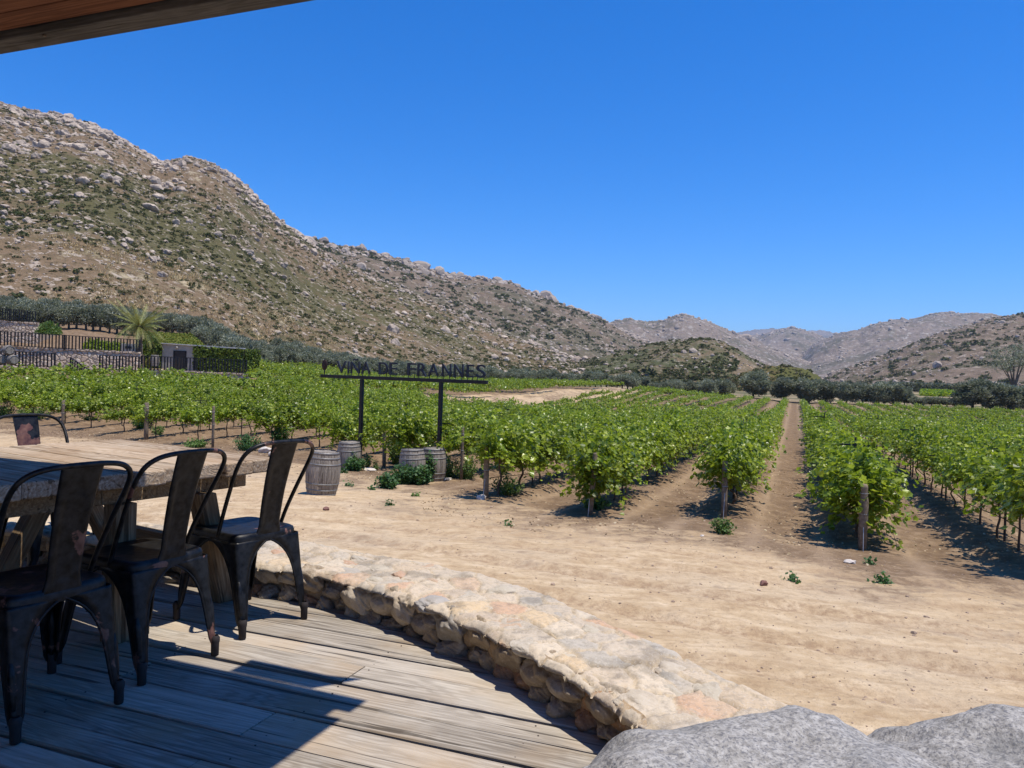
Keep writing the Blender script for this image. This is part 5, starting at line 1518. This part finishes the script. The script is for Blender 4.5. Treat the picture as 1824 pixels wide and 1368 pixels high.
# slight batter of the deck-side face
off = off + np.where(inner, -.045 * (1 - ZZ / HT), 0)
XX = cx[None] + nxw[None] * off; YY = cy[None] + nyw[None] * off
pal = np.array([(.46, .40, .32), (.52, .445, .35), (.47, .38, .28), (.45, .40, .33), (.50, .35, .245), (.56, .49, .39), (.42, .39, .34), (.54, .43, .29), (.49, .43, .35), (.45, .38, .30), (.52, .46, .37), (.47, .42, .35)])
ci = (cc * 997 % 1 * len(pal)).astype(int) % len(pal)
colr = pal[ci] * 1.16
mort = np.array([.56, .475, .36]); pal = pal * np.array([1.18, 1.16, 1.10])
nm_ = fbm(SS * 14, QQ * 14, 4, 91)
mm = np.where(FC == 2, 1 - sm(edge, .02, .12), 1 - sm(edge + (nm_ - .5) * .35, .02, .16))
mm = np.maximum(mm, np.where(FC == 1, sm(fbm(SS * 3, QQ * 3, 4, 15), .48, .60) * .5, 0))
colr = np.where(inner[..., None], colr * np.array([.66, .58, .48]), colr)  # deck-side stones and their mortar coloured darker to stand in for shade
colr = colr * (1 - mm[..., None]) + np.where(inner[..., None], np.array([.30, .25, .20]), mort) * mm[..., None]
st = fbm(SS * 9 + 40, QQ * 9, 4, 31)
colr = colr * (1 - .35 * sm(st, .55, .72))[..., None]
crk = 1 - sm(edge + (fbm(SS * 40, QQ * 40, 2, 61) - .5) * .05, .0, .045)
colr = colr * (1 - np.where(FC == 1, .55, .3) * crk * sm(fbm(SS * 5, QQ * 5, 3, 17), .38, .55))[..., None] * np.array([.96, .90, .81])
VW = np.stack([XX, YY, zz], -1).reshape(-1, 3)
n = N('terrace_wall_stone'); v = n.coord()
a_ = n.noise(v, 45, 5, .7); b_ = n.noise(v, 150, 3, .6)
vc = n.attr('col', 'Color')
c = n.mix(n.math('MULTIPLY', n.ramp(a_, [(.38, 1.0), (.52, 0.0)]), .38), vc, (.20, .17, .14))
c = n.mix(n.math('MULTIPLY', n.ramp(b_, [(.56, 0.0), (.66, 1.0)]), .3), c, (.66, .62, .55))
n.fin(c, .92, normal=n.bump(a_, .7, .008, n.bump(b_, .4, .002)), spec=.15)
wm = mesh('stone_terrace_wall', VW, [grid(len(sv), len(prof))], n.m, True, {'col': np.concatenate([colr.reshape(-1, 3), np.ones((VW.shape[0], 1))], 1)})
wall = place('stone_terrace_wall', wm)
tag(wall, 'low curving rubble stone wall with a flat mortared top edging the wooden deck', 'stone wall')

# separate face and cap stones set into the wall
def m_stones(name, cols, dirt):
    n = N(name); v = n.coord(); isl = n.island()
    c = n.ramp(isl, [((i + .5) / len(cols), q) for i, q in enumerate(cols)], 'CONSTANT')
    c0_ = c; a_ = n.noise(v, 28, 6, .7); b_ = n.noise(v, 120, 3, .6); d_ = n.noise(v, 7, 4, .6)
    c = n.mix(n.math('MULTIPLY', n.ramp(a_, [(.36, 1.0), (.54, 0.0)]), .45), c, dirt)
    c = n.mix(n.math('MULTIPLY', n.ramp(d_, [(.5, 0.0), (.64, 1.0)]), .35), c, (.56, .49, .39))
    c = n.mix(n.math('MULTIPLY', n.ramp(b_, [(.58, 0.0), (.66, 1.0)]), .3), c, (.66, .6, .5))
    return n.fin(c, .92, normal=n.bump(a_, .8, .012, n.bump(b_, .5, .003)), spec=.12)
SC = [(.34, .26, .17), (.42, .32, .21), (.29, .235, .175), (.38, .215, .12), (.30, .26, .205), (.44, .35, .24), (.27, .19, .12), (.37, .28, .18)]  # face stone palette, browner and darker to paint in the shade of that side
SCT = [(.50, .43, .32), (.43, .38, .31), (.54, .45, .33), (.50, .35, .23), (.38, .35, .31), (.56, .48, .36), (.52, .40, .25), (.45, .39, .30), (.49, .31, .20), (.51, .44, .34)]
FR = [rock(4, 1200 + i, 1.1, 9) for i in range(8)]; CR = [rock(4, 1240 + i, .9, 14) for i in range(8)]
rs = np.random.default_rng(77); MM = []; TT = []; s_pos = s_lo + .1
def frame_at(s):
    i = min(len(sv) - 1, int((s - s_lo) / ds)); return cx[i], cy[i], tx[i], ty[i], nxw[i], nyw[i], wob[i]
for zc, zj, szr in ((.115, .018, (.07, .12)), (.022, .012, (.055, .10))):
    s = s_lo + .1
    while s < s_hi - .3:
        w = rs.uniform(*szr); s += w * .92; hgt_ = rs.uniform(.052, .078) if zc > .1 else rs.uniform(.035, .06); dep = rs.uniform(.05, .085)
        x0, y0, a, b, c_, d_, wb = frame_at(s); of = HW + wb - .058 + rs.uniform(-.018, .012) - (.015 if zc < .1 else 0)
        tl3 = rs.uniform(-.3, .3); ct, st_ = math.cos(tl3), math.sin(tl3)
        MM.append(np.array([[a * w * ct, c_ * dep, -a * hgt_ * st_], [b * w * ct, d_ * dep, -b * hgt_ * st_], [w * st_, 0, hgt_ * ct]]))
        TT.append((x0 + c_ * of, y0 + d_ * of, zc + rs.uniform(-zj, zj))); s += w * .92
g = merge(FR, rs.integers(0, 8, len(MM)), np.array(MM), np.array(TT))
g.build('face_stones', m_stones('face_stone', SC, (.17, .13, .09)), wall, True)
MM = []; TT = []; placed = []
for _ in range(1500):
    s = rs.uniform(s_lo + .2, s_hi - .3); o_ = rs.uniform(-HW + .05, HW - .05); w = rs.uniform(.06, .135); l_ = w * rs.uniform(.6, .9)
    if any(abs(s - q[0]) < (w + q[2]) * .9 and abs(o_ - q[1]) < (l_ + q[3]) * .9 for q in placed): continue
    if abs(o_) + l_ > HW + .035: continue
    placed.append((s, o_, w, l_)); x0, y0, a, b, c_, d_, wb = frame_at(s); an = rs.uniform(-.5, .5); ca, sa_ = math.cos(an), math.sin(an); off_ = o_ + wb * o_ / HW
    hz_ = .03
    MM.append(np.array([[(a * ca + c_ * sa_) * w, (-a * sa_ + c_ * ca) * l_, 0], [(b * ca + d_ * sa_) * w, (-b * sa_ + d_ * ca) * l_, 0], [0, 0, hz_]]))
    TT.append((x0 + c_ * off_, y0 + d_ * off_, HT - hz_ * .55 + rs.uniform(-.003, .009)))
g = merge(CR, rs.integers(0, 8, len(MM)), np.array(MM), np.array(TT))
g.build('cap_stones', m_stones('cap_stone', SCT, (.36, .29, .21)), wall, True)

# ------------------------------------------------------------------ foreground boulders
def fboulder(loc, scl, seed, label, rz=0, lobes=()):
    V, _ = ico(5); F = _
    sp = lambda a, e: np.sign(a) * np.abs(a) ** e
    W = np.stack([sp(V[:, 0], .72), sp(V[:, 1], .72), sp(V[:, 2], .62)], 1) / 1.06
    for lx, ly, lr, lh in lobes: W[:, 2] += lh * np.exp(-((V[:, 0] - lx) ** 2 + (V[:, 1] - ly) ** 2) / lr ** 2) * (V[:, 2] > 0)
    dd = (fbm(V[:, 0] * 1.6 + seed, V[:, 1] * 1.6 + V[:, 2] * 1.3, 4, seed) - .5) * .34 + (fbm(V[:, 0] * 9 + seed, V[:, 1] * 9 + V[:, 2] * 7, 4, seed + 9) - .5) * .035
    W = W * (1 + dd)[:, None] * np.array(scl)
    o = place('granite_boulder', mesh('granite_boulder', W, [F], M_GRANITE, True), None, loc, (0, 0, rz)); tag(o, label, 'boulder')
fboulder((.45, 1.16, .178), (.44, .34, .48), 3, 'smooth speckled grey granite boulder at the bottom edge, left of the two', .2)
fboulder((.92, 1.17, .20), (.42, .34, .50), 8, 'smooth speckled grey granite boulder at the bottom right corner', -.3)

# ------------------------------------------------------------------ table
tA = Vector((-1.165, 3.834, 0)); tw = Vector((-.859, .513, 0)); tl_ = Vector((-.513, -.859, 0))
# local frame: X along the planks (width direction), Y along the length
TR = Matrix(((tw.x, -tl_.x, 0, tA.x), (tw.y, -tl_.y, 0, tA.y), (0, 0, 1, 0), (0, 0, 0, 1)))
t = empty('wooden_table', tuple(tA), math.atan2(tw.y, tw.x), 'long rustic table of thick weathered planks on splayed wooden legs', 'table')
# x = width 0..1.3 ; y = 0 .. -2.4 (towards the viewer)
sgn = -1 if Vector((0, 0, 1)).cross(tw).dot(tl_) < 0 else 1
g = G(); r = random.Random(12); y = 0.0
while y < 2.35:
    w = r.choice([.125, .14, .15, .16]); e0 = r.uniform(-.025, .02); e1 = r.uniform(-.02, .02)
    if 1.30 < y < 1.5: e0 -= .1
    zt = .76 + r.uniform(-.003, .003); V, F = box(e0, 1.30 + e1, 0, 1, .695, zt)
    V = [(a_, sgn * (y + .003 + b_ * (w - .007)), c_) for a_, b_, c_ in V]; 
    g.add((V, [np.array(F[0]) if sgn > 0 else np.array(F[0])[:, ::-1]])); y += w
Lt = y
g.build('tabletop', M_TABLE, t, bevel=.007)
g = G()
for x in (.17, 1.13): g.add(bar((x, sgn * .06, .652), (x, sgn * (Lt - .06), .652), .05, .085))
for yy_ in (.10, .78, 1.5, Lt - .12): g.add(bar((.14, sgn * yy_, .650), (1.16, sgn * yy_, .650), .06, .07))
g.build('apron', M_TLEG, t, bevel=.004)
def leg(x0, y0, x1, y1, name='leg', w=.095, z0=0, z1=.61):
    p0 = Vector((x0, sgn * y0, z0)); p1 = Vector((x1, sgn * y1, z1)); d = p1 - p0
    V, F = bar(p0, p1, w, w, (0, 1, 0)); V = [list(v) for v in V]
    for v in V[:4]: v[2] = z0
    for v in V[4:]: v[2] = z1
    # local X along the leg for the grain
    me = G().add((V, F)).get(); Mx = Matrix.Identity(4)
    q = d.to_track_quat('X', 'Z').to_matrix().to_4x4(); q.translation = p0; qi = np.array(q.inverted()); VV = me[0] @ qi[:3, :3].T + qi[:3, 3]
    o = place(name, mesh(name, VV, me[1], M_TLEG), t); o.matrix_local = q
    b = o.modifiers.new('bevel', 'BEVEL'); b.width = .005; b.segments = 2
for yb in (0.0, 1.35):
    leg(.316, yb + .05, .13, yb + .33); leg(.19, yb + .70, .15, yb + .72)
    leg(1.05, yb + .08, 1.15, yb + .36); leg(1.12, yb + .78, 1.16, yb + .45)
leg(.30, .12, 1.06, .12, 'stretcher', .07, .27, .2701) if False else None
for yy_ in (.20, 1.55): G().add(bar((.24, sgn * yy_, .30), (1.08, sgn * yy_, .30), .055, .08)).build('stretcher', M_TLEG, t, bevel=.004)

# ------------------------------------------------------------------ metal chairs
def chair_parts():
    P = []
    # seat pan
    V = []; F = []; n = 40; hw = .178
    def se(a, s): c, d = math.cos(a), math.sin(a); e = .32; return (s * hw * math.copysign(abs(c) ** e, c), s * hw * 1.03 * math.copysign(abs(d) ** e, d))
    prof = [(.0, .440), (.35, .4405), (.7, .443), (.88, .447), (.95, .4475), (1.0, .442), (1.02, .43), (1.02, .400)]
    for s, z in prof:
        for k in range(n): x, y_ = se(2 * math.pi * (k + .5) / n, max(s, .002)); V.append((x, y_, z))
    for i in range(len(prof) - 1):
        for k in range(n): k2 = (k + 1) % n; F.append((i * n + k, i * n + k2, (i + 1) * n + k2, (i + 1) * n + k))
    P.append(('seat', mesh('seat', V, [F], M_METAL, True), []))
    zs = [0.0, .04, .055, .08, .14, .20, .26, .30, .335, .36, .38, .395, .405, .415]
    ws = [.020, .020, .024, .033, .040, .046, .056, .068, .086, .106, .128, .150, .170, .178]
    for sx in (-1, 1):
        for sy in (-1, 1):
            g = G(); V = []; F = []
            foot = Vector((sx * (.185 if sy < 0 else .212), -.250 if sy < 0 else .225, 0)); top = Vector((sx * .181, sy * .184, .415))
            wa = []; wb = []
            for z, w in zip(zs, ws):
                c = foot.lerp(top, z / .415); rr_ = min(.016, w * .45)
                for ox, oy in ((w, 0), ((w + rr_) * .55, -.0015), (rr_, 0), (rr_ * .3, rr_ * .3), (0, rr_), (-.0015, (w + rr_) * .55), (0, w)):
                    V.append((c.x - sx * ox, c.y - sy * oy, z))
                wa.append((c.x - sx * w, c.y - sy * .003, z)); wb.append((c.x - sx * .003, c.y - sy * w, z))
            m = 7
            for i in range(len(zs) - 1):
                for j in range(m - 1): F.append((i * m + j, i * m + j + 1, (i + 1) * m + j + 1, (i + 1) * m + j))
            g.add((V, [F]))
            g.add(tube(wa[2:], .0045, 6)); g.add(tube(wb[2:], .0045, 6))
            # raised rib down the outer corner
            rib = [(foot.lerp(top, z / .415).x + sx * .001 - sx * .012, foot.lerp(top, z / .415).y + sy * .001 - sy * .012, z) for z in (.07, .12, .2, .27)]
            g.add(tube(rib, [.006, .012, .014, .006], 8))
            G0 = lathe([(.013, 0), (.016, .003), (.0165, .05), (.019, .062), (.019, .075), (.012, .085)], 14)
            cap = [(x * 1 + foot.x - sx * .010, y_ + foot.y - sy * .010, z) for x, y_, z in G0[0]]
            hole = None
            P.append(('leg', mesh('leg', *g.get(), M_METAL, True), [('foot_cap', mesh('foot_cap', cap, G0[1], M_RUBBER, True))]))
    hp = [(-.176, -.045, .425), (-.182, -.085, .52), (-.193, -.145, .64), (-.203, -.205, .75), (-.195, -.245, .815), (-.16, -.268, .850), (-.10, -.282, .866), (0, -.288, .870), (.10, -.282, .866), (.16, -.268, .850), (.195, -.245, .815), (.203, -.205, .75), (.193, -.145, .64), (.182, -.085, .52), (.176, -.045, .425)]
    P.append(('back_frame', mesh('back_frame', *tube(catmull(hp, 5), .0095, 10), M_METAL, True), []))
    # splat with pressed arch
    nx, nz = 17, 40; V = []
    for j in range(nz):
        f = j / (nz - 1); z = .415 + f * .452
        w = np.interp(f, [0, .06, .15, .5, 1], [.085, .068, .058, .062, .073])
        yb_ = -.183 - .105 * f ** 1.15 + .012 * math.sin(f * math.pi)
        for i in range(nx):
            u = i / (nx - 1) * 2 - 1; x = u * w
            ax = abs(u); inset = 0
            d = max(ax - .62, (.12 - f) * 4, (f - .80) * 3 + (ax ** 2) * .5)
            inset = .0045 * (1 / (1 + math.exp(d * 26)))
            e = .006 * max(0, (ax - .9) / .1)
            V.append((x, yb_ + inset + e, z))
    P.append(('splat', mesh('splat', V, [grid(nx, nz)], M_METAL, True), []))
    g = G(); g.add(bar((-.17, -.165, .385), (.17, .165, .385), .022, .003)); g.add(bar((-.17, .165, .381), (.17, -.165, .381), .022, .003)); 
    P.append(('brace', mesh('brace', *g.get(), M_METAL), []))
    return P
CH = chair_parts()
def chair(x, y, fx, fy, label, s=1.0):
    a = math.atan2(fy, fx) - math.pi / 2
    t = empty('metal_chair', (x, y, .002), a, label, 'chair', 'worn metal chairs around the table'); t.scale = (s, s, s)
    for nm, me, subs in CH:
        o = place(nm, me, t)
        if nm in ('leg', 'splat', 'seat', 'back_frame'):
            mo = o.modifiers.new('s', 'SOLIDIFY') if nm in ('leg', 'splat') else None
            if mo: mo.thickness = .0022; mo.offset = 0
        for n2, m2 in subs: place(n2, m2, o)
    return t
def from_rear(a, b, label):
    """a, b: the near and far rear feet"""
    a = Vector(a); b = Vector(b); m = (a + b) / 2; d = (b - a).normalized(); f = Vector((-d.y, d.x))
    c = m + f * .250
    return chair(c.x, c.y, f.x, f.y, label)
from_rear((-1.157, 3.388), (-.955, 3.69), 'worn metal chair standing in sunlight beside the stone wall')
from_rear((-1.350, 2.873), (-1.195, 3.19), 'dark metal chair with a rust patched back, middle of the three nearest')
from_rear((-1.525, 2.40), (-1.35, 2.715), 'dark shaded metal chair closest to the viewer at the lower left')
chair(-2.70, 4.51, .859, -.513, 'dark metal chair with a rusty top edge on the far side of the table')
chair(-3.05, 3.92, .859, -.513, 'far side metal chair mostly cut off by the left edge')

# ------------------------------------------------------------------ roof over the deck
RU = Vector((0.933, -0.359, 0)); RNn = Vector((0.359, 0.933, 0)); RA = math.atan2(RU.y, RU.x)
sC = -1.47 + 2.6 * math.tan(rad(90 - SUN_EL)); nC = 2.446
t = empty('pergola_roof', (0, 0, 0), RA, 'wooden roof over the deck with reddish ceiling boards and a dark fascia beam', 'roof')
g = G(); nn = nC - .135
while nn > -4.5:
    g.add(box(-9, sC - .16, nn - .118, nn, 2.625, 2.65)); nn -= .121
g.build('ceiling', M_CEIL, t, bevel=.004)
G().add(box(-9, sC, nC - .115, nC, 2.60, 2.80)).build('fascia', M_FASC, t, bevel=.006)
G().add(box(sC - .13, sC, -4.5, nC - .165, 2.60, 2.80)).build('side_fascia', M_FASC, t, bevel=.006)
G().add(box(-9.1, sC + .0, -4.6, nC + .0, 2.805, 2.83)).build('roof_deck', M_FASC, t)
g = G()
for s in np.arange(-8.6, sC - .6, 1.1): g.add(box(s, s + .012, nC - .1, nC - .088, 2.594, 2.602))
g.build('fascia_bolts', M_STEEL, t)
# unseen piece past the eave, added to cast the bump in its shadow
g = G().add(box(sC - .62, sC - .24, nC + .003, nC + .13, 2.62, 2.66)); g.add(([(sC - .24, nC + .003, 2.62), (sC - .24, nC + .13, 2.62), (sC - .10, nC + .16, 2.64), (sC - .24, nC + .003, 2.66), (sC - .24, nC + .13, 2.66)], [[(0, 1, 2), (3, 2, 4), (0, 2, 3), (1, 4, 2)]]))
g.build('eave_shadow_piece', M_FASC, t)
for s, n_ in ((-6.2, 2.2), (-6.2, -3.9), (sC - .3, -3.9)):
    G().add(box(s, s + .16, n_, n_ + .16, -.05, 2.655)).build('post', M_FASC, t, bevel=.006)
# back wall of the building the roof belongs to
wl = empty('building_wall', (0, 0, 0), RA, 'dark wall of the building behind the covered deck', 'wall')
G().add(box(-9, -.9, -4.9, -4.65, -.05, 2.8)).build('wall_panel', M_FASC, wl)

# ------------------------------------------------------------------ haze
zs_ = [P_[..., 2].min() for P_, a_, b_ in HILLS.values()]; zt_ = [P_[..., 2].max() for P_, a_, b_ in HILLS.values()]
hb = place('haze', mesh('haze', *box(-12600, 12600, -12600, 12600, min(zs_) - 5, max(zt_) + 30), None))
tag(hb, 'thin pale blue haze hanging in the air of the valley', 'haze', kind='stuff')
hm = bpy.data.materials.new('haze'); hm.use_nodes = True; hm.node_tree.nodes.clear()
pv = hm.node_tree.nodes.new('ShaderNodeVolumePrincipled'); mo_ = hm.node_tree.nodes.new('ShaderNodeOutputMaterial')
pv.inputs['Color'].default_value = (.62, .78, 1.0, 1); pv.inputs['Density'].default_value = 6e-5; pv.inputs['Anisotropy'].default_value = .2
hm.node_tree.links.new(pv.outputs[0], mo_.inputs['Volume'])
hb.data.materials.clear(); hb.data.materials.append(hm)
